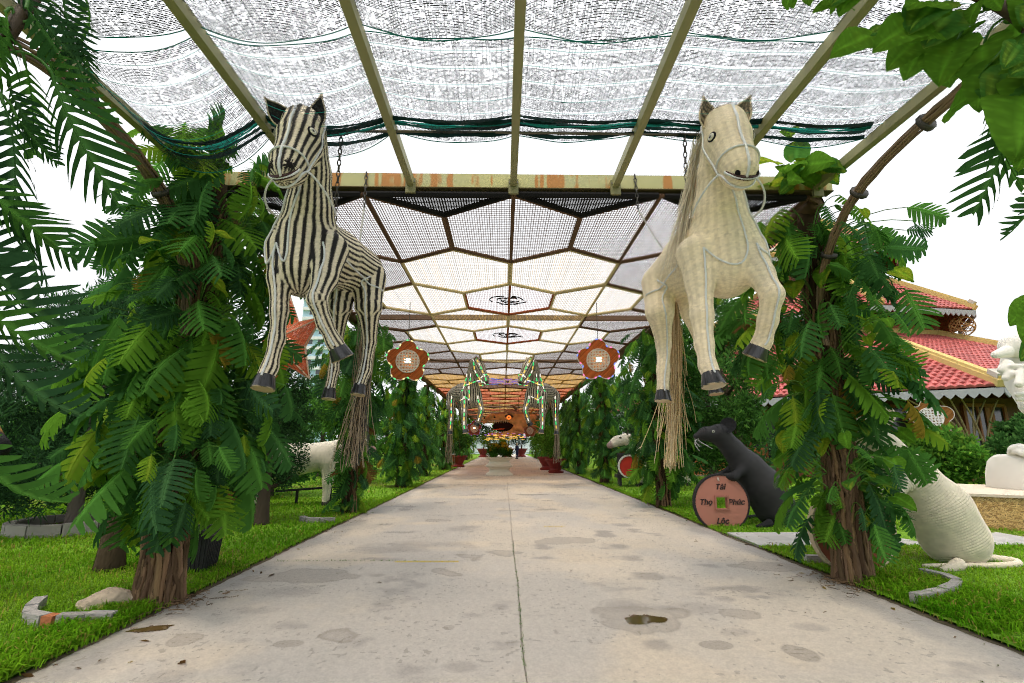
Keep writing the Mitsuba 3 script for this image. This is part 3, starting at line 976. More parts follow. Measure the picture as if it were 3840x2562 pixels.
def vine_post(label, base, ztop, rprof, n_part, n_fill, seed, size=1.0, hearts=.12, lean=(0, 0), rad=.17, zlow=.55, strands=26, group=None, bright=1.15, window=False):
    """A climbing vine on a post: trunk of roots, petioles, single leaves, inner foliage. rprof: (z, radius) of the crown."""
    r = np.random.default_rng(seed)
    tk = thing('vine_post', label, 'climbing plant', group)
    ax = (np.asarray(base, float), ztop, np.asarray(lean, float))
    put('trunk', strand_trunk(ax, rad, strands, r), 'm_bark', tk, smooth=True)
    P = lambda zz: lin(base[0] + lean[0] * zz, base[1] + lean[1] * zz, zz)
    rz_, rr_ = np.array(rprof).T
    N = n_part + n_fill
    spots = []
    w = np.interp(np.linspace(zlow, ztop, 200), rz_, rr_)
    cdf = np.cumsum(w) / w.sum()
    for i in range(N):
        z = np.interp((i + r.random()) / N, cdf, np.linspace(zlow, ztop, 200))
        th = (i * 2.399963 + r.normal(0, .35)) % (2 * PI)
        rad_c = np.interp(z, rz_, rr_) * (1 + .18 * math.sin(3 * th + seed) * math.sin(2.3 * z + seed))
        if window and z > 1.3 and abs((th - math.atan2(-base[1], -base[0]) + PI) % (2 * PI) - PI) < .55 and r.random() < .45:
            th += 1.0
        spots.append((z, th, rad_c))
    cam = math.atan2(-base[1], -base[0])
    order = sorted(range(N), key=lambda i: -math.cos(spots[i][1] - cam) + r.normal(0, .25))
    fill, pet = MB(), MB(GREENS[1])
    for rank, i in enumerate(order):
        z, th, rc = spots[i]
        o = lin(math.cos(th), math.sin(th), 0)
        part = rank < n_part
        Ls = size * r.choice([r.uniform(.45, .8), r.uniform(.75, 1.3)])
        L = .55 * Ls
        u = r.random() ** .7 if part else r.random() * .85
        rb = max(.12, rc * (.30 + .7 * u) - L * .55)
        pitch = r.uniform(.3, 1.3) if part else r.uniform(.5, 1.45)
        o2 = rz(r.normal(0, .5)) @ o
        a, s, n = leaf_frame(o2, pitch, r)
        b = P(z) + o * rb
        heart = r.random() < hearts * (1.8 if z < ztop * .45 else .6)
        M = mat4(a, s, n, b, Ls * (1.0 if not heart else .68))
        if part:
            ply = HEART_PLY[r.integers(len(HEART_PLY))] if heart else SPLIT_PLY[r.integers(16) if r.random() < .975 else r.integers(16, 18)]
            copy_part('leaf', ply, tk, M)
        else:
            stamp(fill, HEART_OUT[r.integers(len(HEART_OUT))] if heart and r.random() < .5 else SPLIT_LO[r.integers(16)], M, r.uniform(.7, 1.2) * bright)
        p0 = P(max(z - r.uniform(.1, .45), .1)) + o * .1
        m_ = (p0 + b) / 2 + lin(0, 0, .14)
        pet.tube(spline([p0, m_, b], 6), [.011, .009, .008, .007, .006, .006], 4, GREENS[1] * r.uniform(.7, 1.6) + lin(.02, .01, 0))
    put('stems', pet, 'm_satin', tk, smooth=True, kind='stuff')
    if n_fill:
        put('foliage', fill, 'm_leaf', tk, smooth=True, kind='stuff')
    return tk


# ------------------------------------------------------------------ vine-wrapped posts beside the path
near_l = vine_post('tall leafy vine post at the left path edge, in front of the black bin', (-3.58, 5.7), 4.75,
                   [(.8, .6), (1.2, 1.08), (1.8, 1.27), (2.5, 1.2), (3.2, 1.08), (4.0, 1.12), (4.7, 1.0)], 285, 150, 21, 1.0, .06, (0.0, 0.0), .185, 1.02, 105)
near_r = vine_post('tall leafy vine post on the right with its thick root-wrapped trunk showing', (4.24, 6.4), 4.75,
                   [(.4, .35), (.9, .95), (1.6, 1.05), (2.4, 1.05), (3.2, 1.25), (4.0, 1.4), (4.7, 1.1)], 270, 110, 22, 1.0, .27, (0.0, 0.0), .175, .72, 120, window=True)
vine_post('leafy vine post left of the path, directly under the striped tail', (-3.68, 12.6), 4.75, [(.2, .45), (1, .55), (2, .75), (3, 1.15), (4, 1.35), (4.7, 1.1)], 150, 160, 23, 1.0, .10, (0, 0), .15, .25, 20)
vine_post('leafy vine post right of the path, behind the straw-coloured tail', (4.24, 13.7), 4.8, [(.4, .6), (1, 1.0), (2, 1.15), (3, 1.25), (4, 1.2), (4.7, .95)], 190, 190, 24, 1.0, .06, (0, 0), .17, .6, 24)
vine_post('leafy vine post below the left lit flower lantern', (-3.93, 20.0), 4.8, [(.3, .6), (1.2, 1.15), (2, 1.25), (3, 1.1), (4, 1.0), (4.7, .8)], 150, 180, 25, 1.05, .05, (0, 0), .17, .45, 20)
vine_post('leafy vine post below the right lit flower lantern', (4.35, 22.1), 4.8, [(.4, .5), (1.2, .8), (2, 1.1), (3, 1.2), (4, 1.2), (4.7, .9)], 130, 160, 26, 1.05, .12, (0, 0), .17, .6, 20)
k = 0
for side, xs_, y0 in ((-1, -4.15, 27), (1, 4.3, 29)):
    for j in range(6):
        y = y0 + j * 7.2
        s_ = 'left' if side < 0 else 'right'
        o_ = ['first', 'second', 'third', 'fourth', 'fifth', 'sixth'][j]
        vine_post(f'distant leafy vine post, {o_} beyond the flower lantern in the {s_} row', (xs_ + .15 * math.sin(j * 2.1), y), 4.8,
                  [(.3, .7), (1.2, 1.2), (2.2, 1.35), (3.2, 1.3), (4.2, 1.2), (4.7, .9)], 0, 210 if j < 3 else 130, 40 + j + 10 * side, 1.15, .1, (0, 0), .18, .4, 8,
                  None, bright=1.15)

# bundles of dry vine stems arching from the near posts to the outer rafters
def bundle(label, pts, n, seed, r0=.075):
    r = np.random.default_rng(seed)
    bk = thing('stem_bundle', label, 'vine stems')
    c = spline(pts, 30)
    t = np.gradient(c, axis=0)
    for k in range(n):
        a, d = r.uniform(0, 6.28), r0 * math.sqrt(r.random())
        e = r.integers(24, 31)
        off = np.stack([np.cos(a + .03 * np.arange(30)) * d, np.zeros(30), np.sin(a + .03 * np.arange(30)) * d], -1)
        p = (c + off + r.normal(0, .003, (30, 3)))[:e]
        put('stem', MB().tube(p, r.uniform(.009, .018), 5, lin(.17, .115, .07) * r.uniform(.5, 1.5)), 'm_satin', bk, smooth=True)
    for q in (6, 13, 20):
        put('tie', MB(lin(.05, .045, .04)).tube(c[q:q + 2] + (c[q + 1] - c[q]) * [[0], [-.6]], r0 + .022, 8), 'm_satin', bk, smooth=True)


bundle('bundle of dry vine stems arching from the left near post to the outer rafter', [(-3.95, 3.45, 4.72), (-3.88, 3.9, 4.76), (-3.72, 4.7, 4.45), (-3.6, 5.25, 3.9), (-3.56, 5.45, 3.1), (-3.56, 5.5, 2.2)], 15, 5)
bundle('bundle of dry vine stems arching from the right near post to the outer rafter', [(4.25, 3.7, 4.85), (4.22, 4.2, 4.78), (4.1, 5.0, 4.55), (4.08, 5.6, 4.2), (4.1, 6.05, 3.7), (4.15, 6.2, 2.9)], 15, 6)
bundle('thin dark vine stem arching inwards under the canopy beside the white horse', [(3.9, 6.4, 3.5), (3.5, 6.45, 4.0), (3.0, 6.5, 4.35), (2.5, 6.5, 4.62)], 7, 7, .04)

# foreground vines hanging into the two upper corners
def hanging_vine(label, stem, leaves, seed, kind):
    r = np.random.default_rng(seed)
    hk = thing('hanging_vine', label, 'climbing plant')
    st = MB(BARK)
    st.tube(spline(stem, 30), np.linspace(.05, .03, 30), 7, BARK * .5)
    for (b, to, size, roll, kd) in leaves:
        b, to = np.asarray(b, float), np.asarray(to, float)
        d = to - b
        a = unit(d)
        n0 = unit(np.cross(np.cross(a, lin(0, -.55, .8)), a))
        s = np.cross(n0, a)
        roll = roll * (2.2 if kd == 's' else 1.2) + r.normal(0, .25)
        n = n0 * math.cos(roll) + s * math.sin(roll)
        s = np.cross(n, a)
        L = np.linalg.norm(d)
        ply = HEART_PLY if kd == 'h' else FROND_PLY
        k = L / (.42 if kd == 'h' else .55)
        if kd == 's':
            s = s * .72
            k *= .9
        else:
            k *= .6
            for _ in range(2):
                a2 = unit(a + r.normal(0, .35, 3))
                n2 = unit(n - a2 * (n @ a2))
                copy_part('leaf', ply[[0, 2, 5][r.integers(3)]], hk, mat4(a2, np.cross(n2, a2), n2, b + r.normal(0, .10, 3), k * r.uniform(.55, .95)))
        idx = [0, 2, 5][r.integers(3)] if kd == 'h' else r.integers(5)
        copy_part('leaf', ply[idx], hk, mat4(a, s, n, b, k))
        q = spline(stem, 30)
        j = np.argmin(np.linalg.norm(q - b, axis=1))
        st.tube(spline([q[j], (q[j] + b) / 2 + lin(0, 0, .08), b], 6), .009, 4, GREENS[1])
    put('stems', st, 'm_satin', hk, smooth=True, kind='stuff')


LEFT_LEAVES = [
    ((-2.56, 2.50, 3.67), (-2.08, 2.30, 2.85), 1, -0.12, 's'),
    ((-2.67, 2.40, 3.99), (-2.41, 2.60, 3.65), 1, -0.12, 's'),
    ((-2.78, 2.60, 4.25), (-2.41, 2.70, 3.64), 1, 0.12, 's'),
    ((-2.78, 2.40, 3.96), (-2.44, 2.30, 3.26), 1, 0.36, 's'),
    ((-2.67, 2.50, 3.88), (-2.42, 2.50, 3.30), 1, -0.48, 's'),
    ((-2.61, 2.20, 3.53), (-2.32, 2.20, 2.81), 1, 0.48, 's'),
    ((-2.67, 2.40, 3.38), (-2.28, 2.30, 2.75), 1, 0.36, 's'),
    ((-2.59, 2.20, 3.21), (-2.16, 2.10, 2.39), 1, 0.24, 's'),
    ((-2.69, 2.50, 3.37), (-2.52, 2.60, 3.12), 1, -0.36, 's'),
    ((-2.68, 2.50, 2.85), (-2.08, 2.40, 2.36), 1, 0.24, 's'),
    ((-2.65, 2.40, 2.87), (-2.15, 2.30, 2.51), 1, -0.12, 's'),
    ((-2.44, 2.20, 2.51), (-1.97, 2.20, 1.90), 1, -0.48, 's'),
    ((-2.33, 2.10, 2.30), (-1.89, 2.00, 1.84), 1, -0.36, 's'),
    ((-2.31, 2.20, 2.10), (-1.90, 2.10, 1.59), 1, -0.24, 's'),
    ((-2.29, 2.00, 2.54), (-1.99, 2.00, 2.02), 1, 0.24, 's'),
    ((-1.97, 1.90, 1.67), (-1.75, 1.90, 1.19), 1, -0.24, 's'),
    ((-2.70, 2.60, 4.38), (-2.65, 2.60, 3.85), 1, -0.12, 's'),
    ((-2.79, 2.40, 4.22), (-2.50, 2.40, 3.73), 1, -0.12, 's'),
    ((-2.73, 2.80, 4.43), (-2.57, 2.80, 4.03), 1, 0.48, 's'),
    ((-2.71, 2.20, 3.89), (-2.45, 2.20, 3.45), 1, 0.00, 's'),
    ((-2.43, 2.10, 2.84), (-2.04, 2.00, 2.46), 1, -0.24, 's'),
    ((-2.82, 2.60, 3.79), (-2.51, 2.50, 3.22), 1, 0.24, 's'),
    ((-2.78, 2.50, 3.57), (-2.54, 2.50, 3.14), 1, -0.24, 's'),
    ((-2.71, 2.70, 4.16), (-2.48, 2.70, 3.82), 1, 0.00, 's'),
    ((-2.62, 2.30, 3.11), (-2.47, 2.40, 2.97), 1, 0.12, 's'),
    ((-2.45, 2.20, 2.32), (-2.09, 2.20, 2.06), 1, 0.24, 's'),
]
RIGHT_LEAVES = [
    ((2.68, 2.70, 4.28), (2.16, 2.70, 3.98), 1, 0.36, 'h'),
    ((2.82, 2.70, 4.42), (2.36, 2.60, 3.96), 1, 0.12, 'h'),
    ((3.01, 2.80, 4.47), (2.53, 2.70, 3.91), 1, 0.48, 'h'),
    ((3.02, 2.80, 4.25), (2.70, 2.80, 3.72), 1, -0.36, 'h'),
    ((3.13, 2.80, 4.35), (2.84, 2.80, 4.05), 1, 0.00, 'h'),
    ((2.20, 2.50, 4.33), (1.87, 2.50, 4.04), 1, 0.36, 'h'),
    ((1.71, 2.40, 4.24), (1.60, 2.40, 3.97), 1, -0.48, 'h'),
    ((1.96, 2.50, 4.33), (2.00, 2.50, 4.02), 1, 0.36, 'h'),
    ((1.86, 2.50, 4.35), (1.80, 2.50, 4.10), 1, -0.12, 'h'),
    ((3.19, 2.80, 4.22), (2.95, 2.70, 3.59), 1, -0.36, 'h'),
    ((3.25, 2.70, 3.97), (2.86, 2.60, 3.34), 1, -0.24, 'h'),
    ((3.32, 2.60, 4.16), (2.91, 2.60, 3.72), 1, -0.36, 'h'),
    ((3.21, 2.80, 3.86), (2.86, 2.70, 3.12), 1, -0.36, 's'),
    ((3.18, 2.70, 3.65), (2.77, 2.60, 2.90), 1, 0.12, 's'),
    ((3.15, 2.60, 3.73), (2.82, 2.50, 2.90), 1, 0.00, 'h'),
    ((3.11, 2.50, 3.42), (2.77, 2.50, 3.00), 1, -0.48, 's'),
    ((2.68, 2.30, 2.27), (2.36, 2.30, 1.99), 1, 0.12, 'h'),
    ((3.12, 2.70, 4.46), (2.92, 2.70, 4.16), 1, -0.48, 'h'),
    ((3.28, 2.70, 4.56), (3.02, 2.70, 4.26), 1, 0.48, 'h'),
    ((3.35, 2.60, 4.43), (3.15, 2.60, 3.97), 1, 0.24, 'h'),
    ((3.24, 2.50, 3.88), (2.96, 2.50, 3.47), 1, 0.00, 'h'),
    ((3.11, 2.70, 4.00), (2.97, 2.80, 3.79), 1, -0.48, 'h'),
    ((3.00, 2.50, 3.03), (2.81, 2.50, 2.67), 1, 0.48, 's'),
    ((3.15, 2.60, 3.34), (2.88, 2.60, 3.09), 1, -0.36, 'h'),
]
hanging_vine('dark split-leaf vine hanging into the upper left corner of the view', [(-2.5, 1.9, 1.4), (-2.62, 2.1, 2.6), (-2.78, 2.4, 3.7), (-2.8, 2.6, 4.45), (-3.3, 2.9, 4.75)], LEFT_LEAVES, 31, 's')
hanging_vine('broad heart-leaved vine hanging into the upper right corner of the view', [(2.75, 2.2, 1.8), (3.05, 2.4, 3.0), (3.3, 2.6, 4.1), (3.0, 2.7, 4.55), (2.1, 2.5, 4.5), (1.6, 2.4, 4.4)], RIGHT_LEAVES, 32, 'h')

r = np.random.default_rng(77)
for cx, cy, cz, n, kd in ((3.75, 5.75, 5.05, 26, 'h'), (-3.75, 5.35, 5.1, 22, 's'), (-3.3, 5.9, 5.15, 10, 's')):
    for j in range(n):
        o = rz(r.uniform(0, 6.28)) @ lin(1, 0, 0)
        a, s, nn = leaf_frame(o, r.uniform(-.3, .9), r)
        ply = HEART_PLY[r.integers(len(HEART_PLY))] if kd == 'h' else SPLIT_PLY[[1, 2, 5, 9][r.integers(4)]]
        copy_part('leaf', ply, near_r if cx > 0 else near_l, mat4(a, s, nn, lin(cx, cy, cz) + o * r.uniform(0, .35) + lin(0, 0, r.normal(0, .12)), r.uniform(.6, 1.1)))

# ------------------------------------------------------------------ trees, shrubs, pots
def leaf_cloud(mb, centres, radii, n_each, L, Wd, col, r, up=.4, var=.45, fresh=None, droop=0.0):
    """Small bent leaves around clump centres."""
    C = np.repeat(np.asarray(centres, float), n_each, 0)
    R = np.repeat(np.asarray(radii, float), n_each)[:, None]
    n = len(C)
    d = r.normal(size=(n, 3))
    d /= np.linalg.norm(d, axis=1, keepdims=True)
    rad = r.random((n, 1)) ** .45
    p = C + d * R * rad * lin(1, 1, .8)
    a = d * .8 + r.normal(0, .5, (n, 3)) + lin(0, 0, up - droop)
    a /= np.linalg.norm(a, axis=1, keepdims=True)
    s = np.cross(a, r.normal(size=(n, 3)))
    s /= np.linalg.norm(s, axis=1, keepdims=True)
    nn = np.cross(s, a)
    l = L * r.uniform(.6, 1.3, (n, 1))
    w = Wd * r.uniform(.7, 1.3, (n, 1))
    m = p + a * l * .5 + nn * l * .06
    v = np.stack([p, m + s * w / 2, p + a * l, m - s * w / 2], 1).reshape(-1, 3)
    k = np.arange(n)[:, None] * 4
    tone = np.repeat(r.uniform(1 - var, 1 + var, len(centres)), n_each)[:, None] * r.uniform(.7, 1.3, (n, 1))
    c = np.asarray(col) * tone
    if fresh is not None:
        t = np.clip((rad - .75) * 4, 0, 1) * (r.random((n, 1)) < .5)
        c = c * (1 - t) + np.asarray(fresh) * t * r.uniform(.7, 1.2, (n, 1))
    mb.add(v, np.vstack([k + [[0, 1, 2]], k + [[0, 2, 3]]]), np.repeat(np.clip(c, 0, 1), 4, 0))
    return mb


def crown_points(n, prof, r, c, fill=.35):
    """prof: (z, radius); clump centres mostly near the outside."""
    z_, r_ = np.array(prof).T
    zz = r.uniform(z_[0], z_[-1], n * 4)
    keep = r.random(n * 4) < np.interp(zz, z_, r_) / r_.max() + .12
    zz = zz[keep][:n]
    n = len(zz)
    th = r.uniform(0, 2 * PI, n)
    q = np.where(r.random(n) < fill, r.random(n) ** .5 * .8, r.uniform(.75, 1.05, n))
    rr = np.interp(zz, z_, r_) * q * (1 + .18 * np.sin(3 * th + zz * 2 + c[0]))
    return np.stack([c[0] + rr * np.cos(th), c[1] + rr * np.sin(th), zz], 1)


def tree(name, label, cat, base, prof, clumps, n_each, L, Wd, col, seed, trunk=.12, clump_r=.3, fresh=None, lean=(0, 0), cx=0, cy=0, limbs=7, group=None, droop=0.0, tcol=None, mat='m_leaf', tz=None):
    r = np.random.default_rng(seed)
    tk = thing(name, label, cat, group)
    top = prof[-1][0]
    pts = crown_points(clumps, prof, r, (base[0] + cx, base[1] + cy))
    tc = lin(.07, .055, .04) if tcol is None else lin(*tcol)
    zt = tz or top * .8
    ax = spline([(base[0], base[1], -.05), (base[0] + lean[0] + r.normal(0, .04), base[1] + lean[1], zt * .45), (base[0] + cx, base[1] + cy, zt)], 18)
    rad = np.linspace(trunk, trunk * .3, 18) * (1 + .35 * np.exp(-np.arange(18) / 1.5))
    put('trunk', MB(tc).tube(ax, rad, 9), 'm_bark', tk, smooth=True)
    lo, hi = prof[0][0], top
    for j in range(limbs):
        q = pts[r.integers(len(pts))]
        i = int(np.clip(np.searchsorted(ax[:, 2], max(q[2] - .5, .25 * zt)), 3, 16))
        put('branch', MB(tc).tube(spline([ax[i], (ax[i] + q) / 2 + lin(0, 0, -.08), q], 8), np.linspace(rad[i] * .6, .012, 8), 5), 'm_bark', tk, smooth=True)
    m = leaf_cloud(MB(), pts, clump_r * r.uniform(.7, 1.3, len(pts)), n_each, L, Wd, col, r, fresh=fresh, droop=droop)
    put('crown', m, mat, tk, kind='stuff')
    return tk


DK = lin(.045, .115, .045)
tree('conifer_tree', 'dark bushy conifer growing from the round concrete ring on the left lawn', 'tree', (-8.2, 10.2), [(.5, 1.7), (1.3, 2.4), (2.4, 2.15), (3.6, 1.55), (4.7, .85), (5.3, .3)], 340, 130, .19, .032, DK, 51, .13, .36,
     fresh=lin(.06, .17, .04), cx=-.3, cy=.9, limbs=14, tcol=(.16, .14, .12))
tree('garden_tree', 'dark tree whose rough bark trunk leans behind the left near vine post', 'tree', (-5.05, 6.97), [(1.3, .5), (2.2, 1.0), (3.2, 1.0), (4.2, .6), (4.6, .2)], 60, 70, .14, .03, DK, 52, .145, .3, cx=.25, cy=.8, lean=(.1, .1), tcol=(.075, .055, .035))
tree('clipped_tree', 'dark clipped oval tree on the lawn between the left posts', 'tree', (-4.93, 10.8), [(.75, .45), (1.3, .82), (2.2, .85), (3.0, .65), (3.6, .25)], 120, 110, .09, .03, lin(.036, .09, .032), 53, .14, .22, fresh=lin(.05, .13, .03), cx=-.15, cy=.3)
tree('clipped_tree', 'tall green clipped tree behind the white horse, beside the black rat', 'tree', (6.41, 13.85), [(1.1, .6), (1.8, 1.25), (3.2, 1.35), (4.6, 1.05), (5.6, .6), (6.0, .2)], 190, 90, .15, .055, lin(.055, .145, .03), 54, .16, .3, fresh=lin(.15, .34, .06), cx=-.45, cy=.4)
tree('garden_shrub', 'small round leafy shrub tree standing in front of the red-roofed pavilion', 'shrub', (16.2, 18.6), [(.4, .6), (.8, 1.2), (1.2, 1.25), (1.7, .85), (2.1, .3)], 110, 62, .20, .10, lin(.085, .22, .03), 55, .09, .3, fresh=lin(.26, .46, .06), limbs=9)
tree('garden_shrub', 'bluish-green leafy shrub behind the white stone statue', 'shrub', (20.3, 19.2), [(.4, .6), (.9, 1.35), (1.5, 1.4), (2.2, .9), (2.6, .3)], 110, 62, .21, .10, lin(.075, .20, .05), 56, .09, .3, fresh=lin(.16, .34, .09), limbs=9)
# background trees: each a tree of its own
bg = [(-7.4, 16.5, 3.6, 1.4), (-7.0, 22, 4.4, 1.7), (-9.5, 27, 5.0, 2.2), (-7.5, 33, 5, 2.2), (-11.5, 17, 3.0, 1.7), (-19, 21, 2.4, 1.8), (-24, 27, 3.2, 2.2), (-30, 33, 5.2, 2.8), (-14, 36, 6, 2.8), (-21, 40, 6, 3.0), (-38, 42, 7, 3.5),
      (7.6, 18.5, 5.2, 1.8), (8.2, 24, 4.8, 1.9), (7.9, 31, 5.6, 2.2), (9.8, 40, 6.5, 2.6), (-9, 45, 6.5, 2.6), (-10, 60, 8, 3), (10.5, 55, 8, 3), (-6.5, 104, 9, 3.2), (6, 108, 10, 3.5), (-14, 110, 11, 4), (14, 112, 11, 4), (0, 126, 9, 4)]
rank = {True: 0, False: 0}
bg.sort(key=lambda b: b[1])
for i, (x, y, h_, w_) in enumerate(bg):
    c = [lin(.05, .14, .03), lin(.08, .20, .03), lin(.055, .13, .045)][i % 3]
    s_ = ['left', 'right'][x > 0]
    rank[x > 0] += 1
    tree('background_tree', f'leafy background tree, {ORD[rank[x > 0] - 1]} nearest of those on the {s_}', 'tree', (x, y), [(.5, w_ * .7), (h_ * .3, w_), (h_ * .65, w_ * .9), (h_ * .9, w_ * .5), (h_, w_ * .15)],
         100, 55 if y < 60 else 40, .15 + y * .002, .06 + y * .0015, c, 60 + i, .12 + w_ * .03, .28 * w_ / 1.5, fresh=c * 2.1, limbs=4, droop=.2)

# round concrete ring around the conifer
ring = thing('planter_ring', 'low ring of grey concrete blocks around the conifer trunk', 'planter')
for k in range(12):
    a = np.linspace(k * PI / 6 + .012, (k + 1) * PI / 6 - .012, 5)
    o, i_ = .98, .82
    poly = Polygon([(o * math.cos(t), o * math.sin(t)) for t in a] + [(i_ * math.cos(t), i_ * math.sin(t)) for t in a[::-1]])
    put('block', MB(lin(.30, .29, .26) * rng.uniform(.8, 1.15)).prism(poly, -.03, .24 + rng.uniform(-.012, .012), o=(-8.2, 10.2, 0)), 'm_stone', ring)
put('soil', MB(lin(.06, .045, .03)).lathe([(0, .1), (.83, .09)], 20, (-8.2, 10.2, 0)), 'm_matte', ring)

# flowering plants at the left edge
def flower_plant(label, base, col, seed, h_=.7):
    r = np.random.default_rng(seed)
    fk = thing('flower_plant', label, 'flowering plant')
    st, fl = MB(lin(.05, .12, .02)), MB()
    lf = leaf_cloud(MB(), [np.array(base) + [r.normal(0, .2), r.normal(0, .2), r.uniform(.1, h_ * .8)] for _ in range(14)], [.14] * 14, 22, .12, .04, lin(.06, .16, .02), r, fresh=lin(.2, .3, .04))
    for j in range(7):
        t = np.array(base) + [r.normal(0, .25), r.normal(0, .25), h_ * r.uniform(.7, 1.1)]
        st.tube(spline([base, (np.array(base) + t) / 2 + r.normal(0, .04, 3), t], 6), .008, 4)
        leaf_cloud(fl, [t], [.09], 60, .05, .04, col, r)
    put('stem', st, 'm_satin', fk)
    put('foliage', lf, 'm_leaf', fk, kind='stuff')
    put('blossom', fl, 'm_leaf', fk, kind='stuff')


flower_plant('magenta flowering plant at the far left edge behind the tan animal figure', (-11.6, 11.8, 0), lin(.55, .04, .36), 1, 1.05)
flower_plant('pink flowering plant low on the lawn at the left edge', (-12.4, 12.6, 0), lin(.6, .08, .2), 2, .55)
flower_plant('red and yellow flowering plant on the left lawn beyond the ring', (-12.0, 14.2, 0), lin(.6, .3, .04), 3, .6)

# terracotta trough behind the clipped tree
tr = thing('flower_trough', 'long terracotta trough of flowers behind the clipped tree on the left lawn', 'planter')
put('trough', MB(lin(.24, .055, .03)).box([-8.2, 14.9, .28], [1.9, .5, .5]).box([-8.2, 14.9, .55], [2.0, .62, .07]), 'm_satin', tr)
put('foliage', leaf_cloud(MB(), [(-9.1 + .18 * i, 14.9, .7) for i in range(11)], [.18] * 11, 50, .1, .04, lin(.07, .17, .03), rng, fresh=lin(.6, .35, .3)), 'm_leaf', tr, kind='stuff')

# ------------------------------------------------------------------ pots and planters along the far path
RED = lin(.19, .022, .018)


def red_pot(label, x, y, s, fol, seed, shape='round', fh=1.6, fw=.9, col=(.06, .17, .025), group=None):
    r = np.random.default_rng(seed)
    pk = thing('potted_plant', label, 'potted plant', group)
    prof = [(0, 0), (.36, 0), (.38, .08), (.27, .14), (.26, .2), (.40, .44), (.46, .56), (.52, .58), (.52, .66), (.45, .66), (.43, .6), (0, .58)]
    put('pot', MB(RED).lathe(np.array(prof) * s, 24, (x, y, 0)), 'm_satin', pk, smooth=35)
    zb = .6 * s
    put('stem', MB(lin(.10, .07, .05)).tube(spline([(x, y, zb), (x + .1, y, zb + fh * .3), (x - .05, y, zb + fh * .6)], 8), np.linspace(.06, .02, 8) * s, 6), 'm_bark', pk, smooth=True)
    pts = crown_points(fol, [(zb + fh * .15, fw * .6), (zb + fh * .45, fw), (zb + fh * .8, fw * .8), (zb + fh, fw * .2)], r, (x, y))
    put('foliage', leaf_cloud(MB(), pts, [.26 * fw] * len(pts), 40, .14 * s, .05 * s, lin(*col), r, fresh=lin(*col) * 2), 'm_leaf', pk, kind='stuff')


red_pot('dark red pot with a bright green bush under the right far horse tail', 3.16, 30.9, 1.25, 40, 1, fh=1.5, fw=.8, col=(.09, .24, .03))
red_pot('dark red pot with a wide bright bush, second along the right path side', 2.95, 34.5, 1.3, 50, 2, fh=2.0, fw=1.3, col=(.10, .26, .03))
red_pot('dark red pot with a leafy bush at the left side of the far path', -3.4, 39, 1.3, 50, 3, fh=2.2, fw=1.1, col=(.05, .14, .03))
red_pot('dark red pot with a round dark tree left of the far planter', -2.8, 72, 1.8, 45, 4, fh=3.4, fw=1.5, col=(.02, .05, .025))
red_pot('red bowl pot with a broad yellow-green shrub behind the white planter', -1.3, 68, 1.7, 55, 5, fh=2.2, fw=2.0, col=(.11, .19, .02))
red_pot('dark red pot with a round dark tree right of the white planter', .6, 72, 1.8, 45, 6, fh=3.8, fw=1.5, col=(.02, .05, .028))
red_pot('dark red pot with a dark tree behind the standing person', 2.6, 74, 1.8, 45, 7, fh=4.0, fw=1.5, col=(.02, .05, .03))

wp = thing('white_planter', 'white stacked-ring planter of yellow flowers standing in the middle of the path', 'planter')
prof = [(0, .0), (.80, .0), (.80, .05), (.60, .22), (.57, .30), (.62, .40), (.80, .50), (.80, .56), (.62, .68), (.58, .76), (.63, .84), (.80, .97), (.80, 1.02), (.72, 1.02), (.68, .96), (0, .95)]
put('bowl', MB(lin(.70, .66, .55)).lathe(np.array(prof) * .95, 40, (-.22, 28.7, 0)), 'm_satin', wp, smooth=30)
r = np.random.default_rng(8)
pts = crown_points(60, [(1.0, .6), (1.3, .62), (1.6, .5), (1.72, .2)], r, (-.22, 28.7))
put('foliage', leaf_cloud(MB(), pts, [.14] * len(pts), 40, .12, .06, lin(.05, .14, .02), r), 'm_leaf', wp, kind='stuff')
pts = crown_points(46, [(1.35, .55), (1.6, .55), (1.75, .35)], r, (-.22, 28.7), .1)
put('blossom', leaf_cloud(MB(), pts, [.09] * len(pts), 50, .05, .04, lin(.45, .32, .02), r, var=.5), 'm_leaf', wp, kind='stuff')

tb = thing('garden_table', 'small table with grey top and rusty orange frame left of the far path', 'table')
put('table_top', MB(lin(.4, .42, .44)).box([-4.6, 36.5, .98], [2.3, 1.1, .05]), 'm_satin', tb)
for dx in (-1, 1):
    for dy in (-.45, .45):
        put('leg', MB(lin(.45, .13, .03)).bar([-4.6 + dx, 36.5 + dy, 0], [-4.6 + dx, 36.5 + dy, .95], .05, .05), 'm_satin', tb)
put('rail', MB(lin(.45, .13, .03)).box([-4.6, 36.05, .75], [2, .04, .05]).box([-4.6, 36.05, .2], [2, .04, .04]), 'm_satin', tb)

